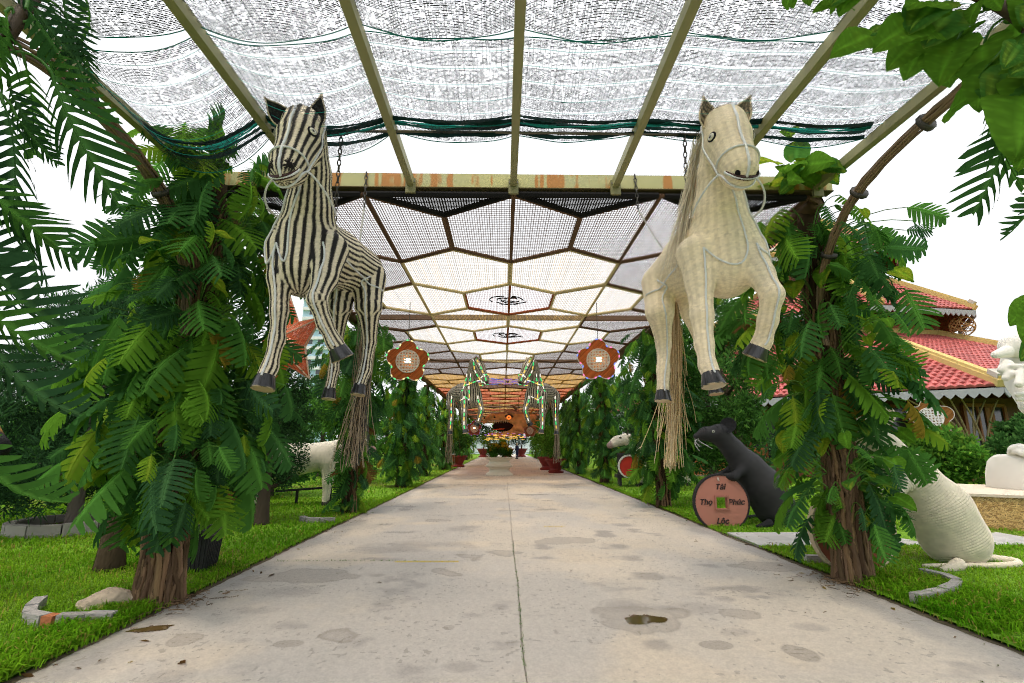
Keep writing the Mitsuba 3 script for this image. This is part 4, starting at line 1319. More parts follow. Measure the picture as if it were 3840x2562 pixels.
# ------------------------------------------------------------------ woven horses hanging from the pergola
STRIPED = {
    'head': [((-2.059, 4.580, 4.786), 0.185), ((-2.027, 4.440, 4.553), 0.175), ((-2.003, 4.240, 4.176), 0.13), ((-1.998, 4.180, 4.051), 0.118)],
    'jaw': [((-1.975, 4.550, 4.496), 0.12), ((-1.981, 4.300, 4.096), 0.095), ((-1.987, 4.220, 3.996), 0.075)],
    'neck': [((-2.015, 4.680, 4.755), 0.16), ((-2.003, 4.780, 4.366), 0.185), ((-2.039, 4.900, 4.033), 0.23), ((-2.081, 5.000, 3.759), 0.3)],
    'torso': [((-2.096, 5.050, 3.706), 0.34), ((-2.028, 5.650, 3.793), 0.335), ((-1.876, 6.150, 3.799), 0.31)],
    'front_a': [((-2.265, 4.920, 3.578), 0.19), ((-2.262, 4.860, 3.249), 0.115), ((-2.210, 4.800, 2.892), 0.078), ((-2.205, 4.800, 2.607), 0.068), ((-2.221, 4.740, 2.319), 0.068), ((-2.231, 4.700, 2.234), 0.08)],
    'front_b': [((-1.807, 4.920, 3.581), 0.19), ((-1.763, 4.720, 3.204), 0.115), ((-1.768, 4.580, 2.949), 0.083), ((-1.719, 4.680, 2.754), 0.068), ((-1.649, 4.780, 2.587), 0.066), ((-1.618, 4.800, 2.535), 0.08)],
    'hind_a': [((-1.736, 6.150, 3.694), 0.22), ((-1.677, 6.020, 3.281), 0.15), ((-1.696, 6.220, 2.880), 0.078), ((-1.712, 6.160, 2.510), 0.062), ((-1.748, 6.100, 2.319), 0.068)],
    'hind_b': [((-2.073, 6.150, 3.663), 0.2), ((-2.043, 6.020, 3.279), 0.14), ((-2.112, 6.220, 2.879), 0.072), ((-2.098, 6.160, 2.509), 0.058), ((-2.109, 6.100, 2.270), 0.064)],
}
PALE = {
    'head': [((2.285, 4.580, 4.827), 0.2), ((2.239, 4.440, 4.602), 0.19), ((2.204, 4.240, 4.220), 0.148), ((2.198, 4.180, 4.103), 0.135)],
    'jaw': [((2.185, 4.550, 4.542), 0.13), ((2.202, 4.300, 4.128), 0.105), ((2.196, 4.220, 4.015), 0.08)],
    'neck': [((2.271, 4.680, 4.804), 0.17), ((2.271, 4.800, 4.420), 0.2), ((2.293, 4.900, 4.070), 0.25), ((2.336, 5.000, 3.791), 0.32)],
    'torso': [((2.351, 5.050, 3.712), 0.37), ((2.281, 5.650, 3.766), 0.37), ((2.199, 6.150, 3.746), 0.31)],
    'front_a': [((2.014, 4.920, 3.559), 0.2), ((2.007, 4.860, 3.228), 0.135), ((1.978, 4.800, 2.866), 0.105), ((1.969, 4.780, 2.574), 0.085), ((1.961, 4.720, 2.348), 0.076), ((1.972, 4.680, 2.266), 0.085)],
    'front_b': [((2.538, 4.920, 3.587), 0.21), ((2.556, 4.700, 3.268), 0.125), ((2.562, 4.540, 3.011), 0.1), ((2.559, 4.660, 2.788), 0.086), ((2.540, 4.760, 2.602), 0.08), ((2.515, 4.780, 2.554), 0.088)],
    'hind_a': [((2.006, 6.150, 3.657), 0.22), ((1.952, 6.020, 3.242), 0.165), ((2.041, 6.220, 2.865), 0.088), ((1.995, 6.160, 2.519), 0.072), ((1.955, 6.100, 2.251), 0.075)],
    'hind_b': [((2.381, 6.150, 3.659), 0.2), ((2.381, 6.020, 3.244), 0.15), ((2.540, 6.220, 2.867), 0.078), ((2.588, 6.160, 2.521), 0.062), ((2.603, 6.100, 2.338), 0.066)],
}

PITCH_STRIPE = .068
HB, HK = lin(.011, .0105, .0115), lin(.70, .62, .48)


def horse_bones(tab, tf=None):
    bones, chain = [], {}
    for k, rows in tab.items():
        if k == 'neck':
            (x, y, z), r0 = rows[-1]
            rows = rows + [((x, y - .03, z - .36), r0)]
        pts = [(np.asarray(p, float), r * (1.1 if k in ('head', 'jaw') else 1.0)) for p, r in rows]
        if tf is not None:
            pts = [(tf(p, k), r) for p, r in pts]
        chain[k] = pts
        n = {'head': 15, 'jaw': 13, 'neck': 22, 'torso': 34, 'front_a': 10, 'front_b': 10, 'hind_a': 11, 'hind_b': 11}[k]
        for (p, r), (q, s) in zip(pts[:-1], pts[1:]):
            bones.append((p, r, q, s, n))
    return bones, chain


def make_horse(label, tab, h, dark, light, strong, tf=None, hoofs=None, ears=None, eyes=(), nostrils=(), tail=None, tail_col=None, mane=None, seed=1, lit=None, ropes=True, inner_ear=None):
    r = np.random.default_rng(seed)
    bones, ch = horse_bones(tab, tf)
    F = (lambda p, k='': np.asarray(p, float)) if tf is None else tf
    hk = thing('woven_horse', label, 'horse sculpture')
    v, f, st, nb = body(bones, h, .022, front=(34, [ch['neck'][-1][0], ch['neck'][-2][0]]))
    s = np.clip(st * 4.5 - .4, -1, 1) * .5 + .5
    g = meshkit.noise(v * np.array([40, 40, 140.0]))[:, None]
    c = light * (1 - s[:, None] * strong) + dark * (s[:, None] * strong)
    c = c * (.78 + .44 * g)
    c *= (.9 + .2 * meshkit.fbm(v * 3, 3)[:, None])
    k = 'm_weave'
    key = numbered(hk + '__body')
    scene[key] = plydict((v, f, c), k, True)
    ends = {}
    for nm in ('front_a', 'front_b', 'hind_a', 'hind_b'):
        p0, p1 = ch[nm][-2][0], ch[nm][-1][0]
        r1 = ch[nm][-1][1]
        d = unit(unit(p1 - p0) + (lin(0, 0, -1.2) if nm != 'front_b' else lin(0, 0, -.2)))
        a, sd, up = frame(d, (0, 1, .2))
        m = MB(lin(.02, .02, .024))
        m.lathe([(0, -.02), (r1 * 1.02, -.01), (r1 * 1.12, .02), (r1 * 1.38, .115), (r1 * 1.34, .125)], 20)
        m.lathe([(r1 * 1.34, .125), (r1 * 1.2, .128), (0, .126)], 20, col=lin(.42, .33, .2))
        m.move(np.stack([sd, up, d], 1), p1)
        put('hoof', m, 'm_gloss', hk, smooth=40)
    for e in ears:
        b, t = F(e[0], 'head'), F(e[1], 'head')
        ax, sd, up = frame(t - b, (0, 1, 0))
        L = np.linalg.norm(t - b) + .05
        m = MB()
        S, K = 9, 9
        V, C = [], []
        for i in range(S):
            u = i / (S - 1)
            w = .10 * (math.sin(PI * min(u * .75 + .25, 1)) ** .8) * (1 - u ** 3) + .002
            for j in range(K):
                a = (j / (K - 1) - .5) * PI * .95
                V.append(b + ax * (L * u - .04) + sd * w * math.sin(a) + up * w * .7 * math.cos(a) * 1.0)
                zig = (i + abs(j - 4)) % 2
                C.append(dark if inner_ear is None else (inner_ear * (.15 if zig else 1)))
        q = [[i * K + j, i * K + j + 1, (i + 1) * K + j + 1, (i + 1) * K + j] for i in range(S - 1) for j in range(K - 1)]
        m.add(V, q, C)
        ek = put('ear', m, 'm_matte', hk, smooth=True)
        edge = np.array([V[i * K] for i in range(S)] + [V[i * K + K - 1] for i in range(S)][::-1])
        put('rim', MB(light * .8).tube(edge, .009, 5), 'm_matte', ek, smooth=True)
    hb = [b for b in bones]
    for e in eyes:
        p = F(e, 'head')
        p = snap([p], hb, .022)[0]
        n = unit(p - snap([p], hb, .022, -.05)[0])
        a, sd, up = frame(n, (0, 0, 1))
        m = MB(lin(.015, .015, .02)).ball((0, 0, 0), (.058, .048, .012), lin(.015, .015, .02), 2)
        m.move(np.stack([sd, up, n], 1), p)
        ek = put('eye', m, 'm_matte', hk, smooth=True)
        m = MB().ball((0, 0, .008), (.042, .034, .012), lin(.62, .60, .52), 2).ball((.004, 0, .017), (.015, .015, .006), lin(.01, .01, .012), 1)
        m.move(np.stack([sd, up, n], 1), p)
        put('eyeball', m, 'm_gloss', ek, smooth=True)
    for e in nostrils:
        p = snap([F(e, 'head')], hb, .022)[0]
        n = unit(p - snap([p], hb, .022, -.04)[0])
        a, sd, up = frame(n, (0, 0, 1))
        m = MB(lin(.012, .01, .01)).ball((0, 0, 0), (.024, .03, .010))
        m.move(np.stack([sd, up, n], 1), p)
        put('nostril', m, 'm_matte', hk, smooth=True)
        if strong > .5:
            m = MB(lin(.02, .018, .018))
            for j in range(26):
                t = r.uniform(0, 2 * PI)
                q0, q1 = r.uniform(.025, .035), r.uniform(.05, .085)
                pp = snap([p + sd * math.cos(t) * q + up * math.sin(t) * q for q in (q0, q1)], hb, .022, .001)
                m.tube(pp, .0045, 4)
            put('stitching', m, 'm_matte', hk, kind='stuff')
    # mouth: dark lips gap with a rim
    H = ch['head']
    J = ch['jaw']
    fw = unit(H[-1][0] - H[-2][0])
    sd = unit(np.cross(fw, unit(J[-1][0] - H[-1][0]) + lin(0, .2, 0)))
    t = np.linspace(-1.25, 1.25, 15)
    cen = (H[-1][0] * .42 + J[-1][0] * .58)
    out = unit(fw + .0 * sd + lin(0, -.75, -.05))
    lip = snap(np.array([cen + sd * math.sin(a) * .14 + out * math.cos(a) * .14 + lin(0, 0, .03) * a * a for a in t]), hb, .022, .0)
    put('mouth', MB(lin(.04, .012, .01)).tube(lip, .022 * np.cos(t * .95) + .004, 6), 'm_satin', hk, smooth=True)
    ROPE = lin(.62, .64, .66)
    rope_at = []

    def rope(pts, n=40, rad=.0105, off=.008, snapit=True):
        p = spline(pts, n)
        if snapit:
            p = snap(p, hb, .022, off)
        rope_at.append(p)
        if lit is None:
            m = MB(ROPE).tube(p, rad, 6)
            put('rope_light', m, 'm_gloss', hk, smooth=True)
    front = lambda nm, n=6: [q + lin(0, -1, 0) * rr * 1.0 for q, rr in ch[nm]]
    if ropes:
        rope([H[0][0] + lin(0, .05, .18)] + [q + unit(lin(0, -1, .45)) * rr for q, rr in H] + [lip[7] + lin(0, 0, .01)], rad=.014)
        nb_ = H[2][0]
        band = [nb_ + (sd * math.sin(a) + unit(lin(0, -1, .4)) * math.cos(a)) * .17 for a in np.linspace(-2.0, 2.0, 9)]
        rope(band)
        rope([lip[0] + sd * -.01, lip[3], lip[7], lip[11], lip[14]], off=.014)
        ring = [J[1][0] + (sd * math.sin(a) + unit(lin(0, -.8, -.6)) * math.cos(a)) * .14 for a in np.linspace(-1.7, 1.7, 9)]
        rope(ring)
        for s_ in (-1, 1):
            rope([H[0][0] + sd * s_ * .2 + lin(0, .1, .08), J[0][0] + sd * s_ * .19 + lin(0, .02, .1), J[0][0] + sd * s_ * .17 + lin(0, -.05, -.1), J[1][0] + sd * s_ * .13])
        rope(front('front_a'), 60)
        rope(front('front_b'), 60)
        rope([q + lin(.12 if q[0] > 0 else -.12, -.6, 0) * rr for q, rr in ch['neck']][1:] + [front('front_a')[0]], 40)
        rope([q + lin(-.9 if ch['torso'][0][0][0] < 0 else .9, -.5, 0) * rr for q, rr in ch['neck']][1:] + [front('front_b' if ch['torso'][0][0][0] > 0 else 'front_a')[0]], 40)
        rope([q + lin(0, -1, 0) * rr for q, rr in ch['hind_a']], 50)
        rope([q + lin(0, -1, 0) * rr for q, rr in ch['hind_b']], 50)
        to = ch['torso']
        sgn = 1 if to[0][0][0] < 0 else -1
        rope([to[0][0] + lin(sgn * .36, .1, -.1), to[1][0] + lin(sgn * .35, 0, -.22), to[2][0] + lin(sgn * .33, -.1, -.3)], 30)
        # reins hang free from the muzzle and fall against the neck
        for s_, dx in ((-1, -.32), (1, .30)):
            a = snap([J[1][0] + sd * s_ * .13 * (1 if sd[0] > 0 else -1)], hb, .022, .01)[0]
            e = ch['torso'][0][0] + lin(dx * 1.0, -.12, .28)
            e = snap([e], hb, .022, .015)[0]
            mid_ = (a + e) / 2 + lin(dx * .28, -.10, -.06)
            rope([a, a * .6 + mid_ * .4 + lin(dx * .05, -.04, 0), mid_, e], 26, snapit=False)
    if lit:
        for ci, (cn, rgb) in enumerate(lit):
            m = MB(np.array(rgb) * .5)
            for p in rope_at:
                d = np.concatenate([[0], np.cumsum(np.linalg.norm(np.diff(p, axis=0), axis=1))])
                for j, a in enumerate(np.arange(.03, d[-1] - .1, .16)):
                    if j % len(lit) == ci:
                        q = np.stack([np.interp([a, a + .06, a + .12], d, p[:, i]) for i in range(3)], 1)
                        m.tube(q, .017, 5)
            key = numbered(hk + '__rope_light')
            scene[key] = plydict(m, 'm_matte', False, emitter=lamp(rgb, .20))
            labels[key] = {'label': f'lit {cn} segments of the rope lights'}
    # tail of loose cane strands
    tp = spline([F(p, 'tail') for p in tail], 30)
    m = MB()
    for j in range(130 if lit is None else 60):
        e = 30 - int(abs(r.normal(0, 5)))
        e = max(14, min(30, e))
        off = r.normal(0, 1, 3) * lin(.022, .022, 0)
        u = np.linspace(0, 1, e)
        fray = np.clip(u - .5, 0, 1)[:, None] ** 1.5 * r.normal(0, .17, 3) * lin(1, 1, .5)
        p = tp[:e] + off * (1 + 1.1 * np.clip(1 - abs(u[:, None] * 30 / 22 - .75), 0, 1)) + fray + np.stack([.012 * np.sin(u * 14 + j), .012 * np.cos(u * 11 + j), 0 * u], 1)
        if j % 5 == 0:
            p = p + np.clip(u - .45, 0, 1)[:, None] * r.normal(0, .24, 3) * lin(1, 1, .4)
        tc = tail_col[r.integers(len(tail_col))] * r.uniform(.7, 1.25)
        m.tube(p[::2], .0042 if lit is None else .007, 3, tc, cap=False)
    put('tail', m, 'm_satin', hk, kind='stuff')
    if mane is not None:
        m = MB()
        mp = spline([F(p, 'head') for p in mane], 26)
        for j in range(95):
            i0 = r.integers(0, 14)
            L = r.integers(9, 26 - 0)
            seg = mp[i0:min(26, i0 + L)]
            u = np.linspace(0, 1, len(seg))[:, None]
            p = seg + r.normal(0, .03, 3) + u ** 2 * lin(r.normal(0, .09), r.normal(-.05, .06), r.normal(-.08, .08))
            m.tube(p[::2] if len(seg) > 5 else seg, .004, 3, HK * r.uniform(.6, 1.2), cap=False)
        put('mane', m, 'm_satin', hk, kind='stuff')
    return hk


def weave_bump(p, n, uv):
    return 0.5 * mikit.noise(p.x * 60, p.y * 60, p.z * 320) + 0.5 * mikit.noise(p.x * 160, p.y * 160, p.z * 60)


scene['m_weave'] = {'type': 'bumpmap', 'arbitrary': mikit.proc(weave_bump, 2e-3), 'scale': 0.006, 'bsdf': two(principled(rough=0.6, spec=0.2))}

make_horse('black and cream striped woven horse hanging at the left of the walk', STRIPED, .0125, HB, HK, 1.0,
           ears=[((-2.23, 4.54, 4.83), (-2.43, 4.50, 5.05)), ((-1.93, 4.54, 4.80), (-1.86, 4.50, 5.10))],
           eyes=[(-1.875, 4.35, 4.556), (-2.24, 4.42, 4.60)], nostrils=[(-1.926, 4.10, 4.052), (-2.08, 4.12, 4.041)],
           tail=[(-1.803, 6.45, 3.704), (-1.80, 6.5, 3.2), (-1.82, 6.5, 2.5), (-1.86, 6.5, 1.83), (-1.87, 6.5, 1.30)], tail_col=[lin(.05, .045, .04), lin(.36, .28, .19), lin(.28, .21, .14)], seed=3)
make_horse('plain cream woven horse with a straw mane hanging at the right', PALE, .014, lin(.58, .49, .35), lin(.80, .69, .51), .45,
           ears=[((2.12, 4.54, 4.85), (2.05, 4.50, 5.12)), ((2.42, 4.54, 4.90), (2.54, 4.50, 5.13))], inner_ear=lin(.5, .42, .28),
           eyes=[(2.024, 4.35, 4.558), (2.43, 4.40, 4.60)], nostrils=[(2.125, 4.10, 4.024), (2.292, 4.12, 4.037)],
           tail=[(2.237, 6.45, 3.696), (2.299, 6.5, 3.2), (2.252, 6.5, 2.5), (2.197, 6.5, 1.94), (2.124, 6.5, 1.24)], tail_col=[lin(.58, .45, .26), lin(.66, .54, .34), lin(.5, .37, .2)],
           mane=[(2.25, 4.78, 5.03), (2.13, 4.86, 4.86), (2.05, 4.98, 4.43), (1.95, 5.1, 3.96), (1.86, 5.15, 3.55)], seed=4)


def far_tf(cx, cy, mirror, turn, headturn):
    R, RH = rz(math.radians(turn)), rz(math.radians(headturn))
    o = lin(2.3, 5.3, 0)
    nk = lin(2.271, 4.75, 4.6)

    def tf(p, k):
        p = np.asarray(p, float)
        if k in ('head', 'jaw'):
            p = RH @ (p - nk) + nk
        q = R @ (p - o)
        if mirror:
            q = q * lin(-1, 1, 1)
        return q + lin(cx, cy, -.10)
    return tf


for nm, cx, mirror in (('left', -1.42, False), ('right', 1.42, True)):
    make_horse(f'striped horse outlined in green and gold lights, {nm} one of the far pair', PALE, .024, HB * 1.3, HK * .72, 1.0, tf=far_tf(cx, 19.6, mirror, 28, 42),
               ears=[((2.085, 4.56, 4.83), (2.065, 4.52, 5.05)), ((2.44, 4.56, 4.87), (2.51, 4.52, 5.07))],
               eyes=[(2.024, 4.35, 4.558), (2.43, 4.40, 4.60)], nostrils=[(2.125, 4.10, 4.024), (2.292, 4.12, 4.037)],
               tail=[(2.237, 6.45, 3.696), (2.32, 6.9, 3.2), (2.30, 7.0, 2.5), (2.3, 7.0, 1.7), (2.3, 7.0, .9)], tail_col=[lin(.30, .24, .17), lin(.4, .33, .22), lin(.18, .14, .1)],
               seed=9, lit=[('white', (1, .95, .85)), ('green', (.05, .95, .25)), ('gold', (1, .68, .12))])

# chains and straps that carry the near horses
def chain(label, p, q, n, s=1.0, cat='chain'):
    ck = thing('chain', label, cat)
    p, q = np.asarray(p, float), np.asarray(q, float)
    d, sd, up = frame(q - p, (0, 1, .1))
    L = np.linalg.norm(q - p) / n
    t = np.linspace(0, 2 * PI, 11)
    for i in range(n):
        c = p + (q - p) * (i + .5) / n
        w = sd if i % 2 else up
        put('link', MB(lin(.10, .095, .09)).tube(np.stack([c + d * math.cos(a) * L * .62 + w * math.sin(a) * .018 * s for a in t]), .0065 * s, 5, cap=False), 'm_metal', ck, smooth=True)


chain('dark steel chain from the rafters to the shoulders of the striped horse', (-1.76, 4.86, 4.92), (-1.86, 5.14, 3.95), 17)
chain('dark steel chain from the rafters to the shoulders of the cream horse', (1.97, 4.86, 4.92), (2.05, 5.18, 3.98), 17)
chain('short chain looped over the yellow beam above the striped horse', (-1.80, 5.98, 5.1), (-1.80, 5.98, 4.6), 9)
chain('short chain looped over the yellow beam above the cream horse', (1.72, 5.98, 5.1), (1.74, 5.98, 4.6), 9)
for x, e, nm in ((-1.80, -1.86, 'striped'), (1.74, 2.1, 'cream')):
    put('strap', MB(lin(.6, .6, .6)).tube(spline([(x, 5.98, 4.6), (x * .5 + e * .5, 6.02, 4.3), (e, 6.05, 4.02)], 10), .012, 5), 'm_satin', smooth=True, label=f'pale strap holding up the hindquarters of the {nm} horse', cat='strap')
put('hanger_rod', MB(lin(.12, .11, .09)).tube(np.array([[-2.6, 4.86, 4.93], [2.8, 4.86, 4.93]]), .016, 6), 'm_metal', pg, smooth=True)

# ------------------------------------------------------------------ woven rats with coins
def along_uv(v, bones, nb, pitch):
    off, run = [], 0.0
    for b in bones:
        off.append(run)
        run += np.linalg.norm(np.asarray(b[2]) - np.asarray(b[0]))
    u = np.zeros(len(v))
    for i, b in enumerate(bones):
        m = nb == i
        p, d = np.asarray(b[0], float), np.asarray(b[2], float) - np.asarray(b[0], float)
        L = np.linalg.norm(d)
        u[m] = off[i] + ((v[m] - p) @ d) / L
    return np.stack([u / pitch, v[:, 1]], 1)


def coin(name, label, c, R, face, rim, word_col, seed):
    ck = thing(name, label, 'coin')
    M = np.array([[1, 0, 0], [0, 0, 1], [0, -1, 0.]])     # local xy -> world xz, thickness towards the viewer
    a = np.linspace(0, 2 * PI, 49)[:-1]
    disc = Polygon([(R * math.cos(t), R * math.sin(t)) for t in a], [[(x * .115, y * .115) for x, y in ((-1, -1), (1, -1), (1, 1), (-1, 1))]])
    put('face', MB(face).prism(disc, -.04, .04, M=M, o=c), 'm_matte', ck)
    rimp = Polygon([(R * 1.045 * math.cos(t), R * 1.045 * math.sin(t)) for t in a], [[(R * .99 * math.cos(t), R * .99 * math.sin(t)) for t in a]])
    put('rim', MB(rim).prism(rimp, -.05, .055, M=M, o=c), 'm_matte', ck)
    fr = Polygon([(x * .145, y * .145) for x, y in ((-1, -1), (1, -1), (1, 1), (-1, 1))], [[(x * .113, y * .113) for x, y in ((-1, -1), (1, -1), (1, 1), (-1, 1))]])
    put('square_frame', MB(face * .75).prism(fr, -.06, .065, M=M, o=c), 'm_matte', ck)
    for w, x, y in (('Tài', 0, .27), ('Phúc', .31, -.03), ('Lộc', 0, -.40), ('Thọ', -.32, -.03)):
        tm = meshkit.text_mesh(w, .105, .012, bold=True)
        v = np.array(tm.vertices)
        v[:, 0] -= (v[:, 0].min() + v[:, 0].max()) / 2
        v[:, 0] += .25 * (v[:, 1] - .05)
        v = v * (R / .55) + [x * R / .55, (y) * R / .55, .0405]
        put('lettering', MB(word_col).add(v @ M + np.asarray(c), tm.faces), 'm_matte', ck, label=f'painted word {w} on the coin')
    return ck


def rat(label, o, col, rim_col, whisk, seed, tail_pts, claw):
    o = np.asarray(o, float)
    P = lambda x, z, y=10.75: lin(x, y, z) + o
    bones = [(P(4.09, 1.79), .055, P(4.30, 1.84), .135), (P(4.30, 1.84), .135, P(4.60, 1.83), .205), (P(4.60, 1.83), .205, P(4.86, 1.52), .215), (P(4.86, 1.52), .215, P(5.14, 1.15), .32),
             (P(5.14, 1.15), .32, P(5.44, .74), .41), (P(5.44, .74), .41, P(5.62, .36), .41)]
    n0 = len(bones)
    for s in (-1, 1):
        bones += [(P(4.98, 1.16, 10.75 + s * .2), .10, P(4.72, .98, 10.75 + s * .26), .075), (P(4.72, .98, 10.75 + s * .26), .075, P(4.50, .98, 10.72 + s * .1), .055)]
    rk = thing('woven_rat', label, 'rat sculpture')
    v, f, st, nb = body(bones, .022, .03)
    v[:, 2] = np.maximum(v[:, 2], -.02)
    uv = along_uv(v, bones, nb, .034)
    c = np.broadcast_to(col, v.shape) * (.8 + .4 * meshkit.fbm(v * 14, 3)[:, None]) 
    kk = numbered(rk + '__body')
    scene[kk] = plydict((v, f, c), 'm_ribbed', True, uv=uv)
    for s in (-1, 1):
        en = unit(lin(-.62, -.62 * 1 if s < 0 else .35, .35))
        _, es, eu = frame(en)
        ek = put('ear', MB(col * 1.05).lathe([(0, -.03), (.11, -.025), (.16, .0), (.18, .035), (.17, .04), (.12, .0), (0, -.01)], 22).move(np.stack([es, eu, en], 1), P(4.74, 2.0, 10.75 + s * .15)), 'm_matte', rk, smooth=40)
        p = snap([P(4.40, 1.9, 10.75 + s * .2)], bones, .03)[0]
        n = unit(lin(-.15, s, .2))
        put('eye', MB().ball(p, (.028, .014, .028), lin(.55, .55, .5), 1).ball(p + n * .012, (.013, .008, .013), lin(.01, .01, .01), 1), 'm_gloss', rk, smooth=True)
        hand = P(4.47, .985, 10.70 + s * .1)
        m = MB(claw)
        m.ball(hand, (.05, .045, .03))
        for j in range(4):
            a = (j - 1.5) * .32
            t = [hand, hand + lin(-.06 * math.cos(a), -.05 + .05 * math.sin(a) * s, .01), hand + lin(-.09 * math.cos(a), -.09 + .06 * math.sin(a), -.05), hand + lin(-.085 * math.cos(a), -.10 + .06 * math.sin(a), -.09)]
            m.tube(spline(t, 7), np.linspace(.014, .007, 7), 6)
        m.tube(spline([hand, hand + lin(.02, -.05 * s, 0), hand + lin(0, -.08 * s, -.03)], 5), np.linspace(.014, .008, 5), 6)
        put('paw', m, 'm_satin', rk, smooth=True)
    m = MB(lin(.5, .5, .5))
    r = np.random.default_rng(seed)
    for j in range(8):
        b = P(4.13, 1.74, 10.75 + r.uniform(-.06, .06))
        e = b + lin(r.uniform(-.12, .2), r.choice([-1, 1]) * r.uniform(.1, .3), r.uniform(-.28, -.05))
        m.tube(spline([b, (b + e) / 2 + lin(-.08, 0, .03), e], 8), .0055, 4)
    put('whiskers', m, 'm_satin', rk, smooth=True, kind='stuff')
    t = spline([np.asarray(p) + o for p in tail_pts], 50)
    rr_ = np.linspace(.06, .028, 50)
    m = MB(col).tube(t, rr_ * (1 + .06 * np.cos(np.arange(50) * 2.2)), 10)
    put('tail', m, 'm_matte', rk, smooth=True)
    put('hind_foot', MB(col * .9).tube(spline([P(5.3, .1, 10.36), P(5.12, .05, 10.3), P(4.98, .04, 10.28)], 6), [.09, .08, .07, .06, .05, .03], 8), 'm_matte', rk, smooth=True)
    return rk


BLK, WHT = lin(.022, .023, .026), lin(.66, .60, .48)
rat('black woven rat rearing up with its paws on a pink coin', (0, 0, 0), BLK, BLK, 1, 1, [(5.9, 10.9, .15), (6.15, 11.3, .07), (5.8, 11.6, .06), (5.2, 11.3, .06), (4.9, 11.0, .06)], lin(.55, .5, .42))
coin('coin_disc', 'pink coin with a square hole and painted words under the black rat', (4.43, 10.55, .46), .545, lin(.46, .20, .155), lin(.03, .028, .03), lin(.04, .03, .03), 1)
rat('white woven rat seated behind the right near vine post, its tail curled forward', (.62, -3.52, 0), WHT, WHT, 1, 2, [(5.95, 10.75, .12), (6.15, 10.78, .07), (6.32, 10.66, .06), (6.2, 10.5, .06), (5.6, 10.42, .06), (4.9, 10.45, .05)], lin(.6, .52, .4))
coin('coin_disc', 'terracotta coin with a pale rim half hidden behind the right near trunk', (4.66, 6.98, .50), .545, lin(.26, .085, .05), lin(.55, .46, .32), lin(.03, .02, .02), 2)

# ------------------------------------------------------------------ cows
def cow(label, o, heading, s, base, patch, muzzle, seed, hpos=(1.22, 1.42), group=None, head_turn=0.0):
    r = np.random.default_rng(seed)
    hx, hz = hpos
    P = lambda x, y, z: lin(x, y, z)
    hd = lambda x, y, z: rz(head_turn) @ (lin(x, y, z) - lin(.8, 0, 0)) + lin(.8, 0, 0)
    B = [(P(-.72, 0, 1.08), .30, P(-.1, 0, 1.03), .34), (P(-.1, 0, 1.03), .34, P(.55, 0, 1.10), .31), (P(.6, 0, 1.15), .25, hd(hx - .25, 0, hz - .05), .16),
         (hd(hx - .2, 0, hz), .16, hd(hx + .1, 0, hz - .08), .135), (hd(hx + .1, 0, hz - .08), .135, hd(hx + .32, 0, hz - .2), .10)]
    for sy in (-1, 1):
        B += [(P(.58, sy * .16, .95), .16, P(.60, sy * .17, .52), .075), (P(.60, sy * .17, .52), .075, P(.58, sy * .17, .08), .06)]
        B += [(P(-.72, sy * .17, 1.0), .21, P(-.68, sy * .18, .66), .12), (P(-.68, sy * .18, .66), .12, P(-.86, sy * .18, .46), .075), (P(-.86, sy * .18, .46), .075, P(-.80, sy * .18, .08), .058)]
    v, f, st, nb = body(B, .026, .04)
    ck = thing('cow_figure', label, 'cow sculpture', group)
    q = meshkit.fbm(v * np.array([2.2, 3, 3.5]) + seed * 3, 3)[:, None]
    m = np.clip((q - .62) * 9, 0, 1)
    c = base * (1 - m) + patch * m
    dist = np.linalg.norm(v - hd(hx + .36, 0, hz - .2), axis=1)[:, None]
    mz = np.clip((.17 - dist) * 25, 0, 1)
    c = (c * (1 - mz) + muzzle * mz) * (.88 + .24 * meshkit.noise(v * np.array([50, 50, 9.]))[:, None])
    R = rz(heading)
    place = lambda x: (np.asarray(x) * s) @ R.T + np.asarray(o, float)
    kk = numbered(ck + '__body')
    scene[kk] = plydict((place(v), f, c), 'm_weave', True)
    for sy in (-1, 1):
        for p in (P(.58, sy * .17, .0), P(-.80, sy * .18, .0)):
            hm = MB(lin(.03, .028, .025)).lathe([(0, 0), (.075, 0), (.06, .11), (0, .12)], 12, p)
            hm.v = [place(x) for x in hm.v]
            put('hoof', hm, 'm_satin', ck, smooth=40)
        e = MB(base * .9)
        t = np.linspace(0, 1, 7)
        b = hd(hx - .22, sy * .13, hz + .08)
        d = rz(head_turn) @ lin(-.05, sy * .26, -.02)
        e.tube(b + d * t[:, None], .055 * np.sin(PI * (t * .85 + .12)), 8)
        e.v = [place(x) for x in e.v]
        put('ear', e, 'm_matte', ck, smooth=True)
        h_ = MB(lin(.06, .055, .05)).tube(spline([hd(hx - .2, sy * .09, hz + .13), hd(hx - .2, sy * .2, hz + .22), hd(hx - .15, sy * .2, hz + .36)], 8), np.linspace(.035, .008, 8), 7)
        h_.v = [place(x) for x in h_.v]
        put('horn', h_, 'm_satin', ck, smooth=True)
        y = MB().ball(hd(hx + .02, sy * .132, hz + .02), (.05, .02, .038), lin(.10, .05, .02), 1).ball(hd(hx + .03, sy * .147, hz + .02), (.025, .012, .022), lin(.01, .01, .01), 1)
        y.v = [place(x) for x in y.v]
        put('eye', y, 'm_gloss', ck, smooth=True)
    tl = MB(base).tube(spline([P(-1.0, 0, 1.2), P(-1.1, 0, .9), P(-1.06, 0, .5)], 10), .025, 6)
    tl.v = [place(x) for x in tl.v]
    put('tail', tl, 'm_matte', ck, smooth=True)
    return ck


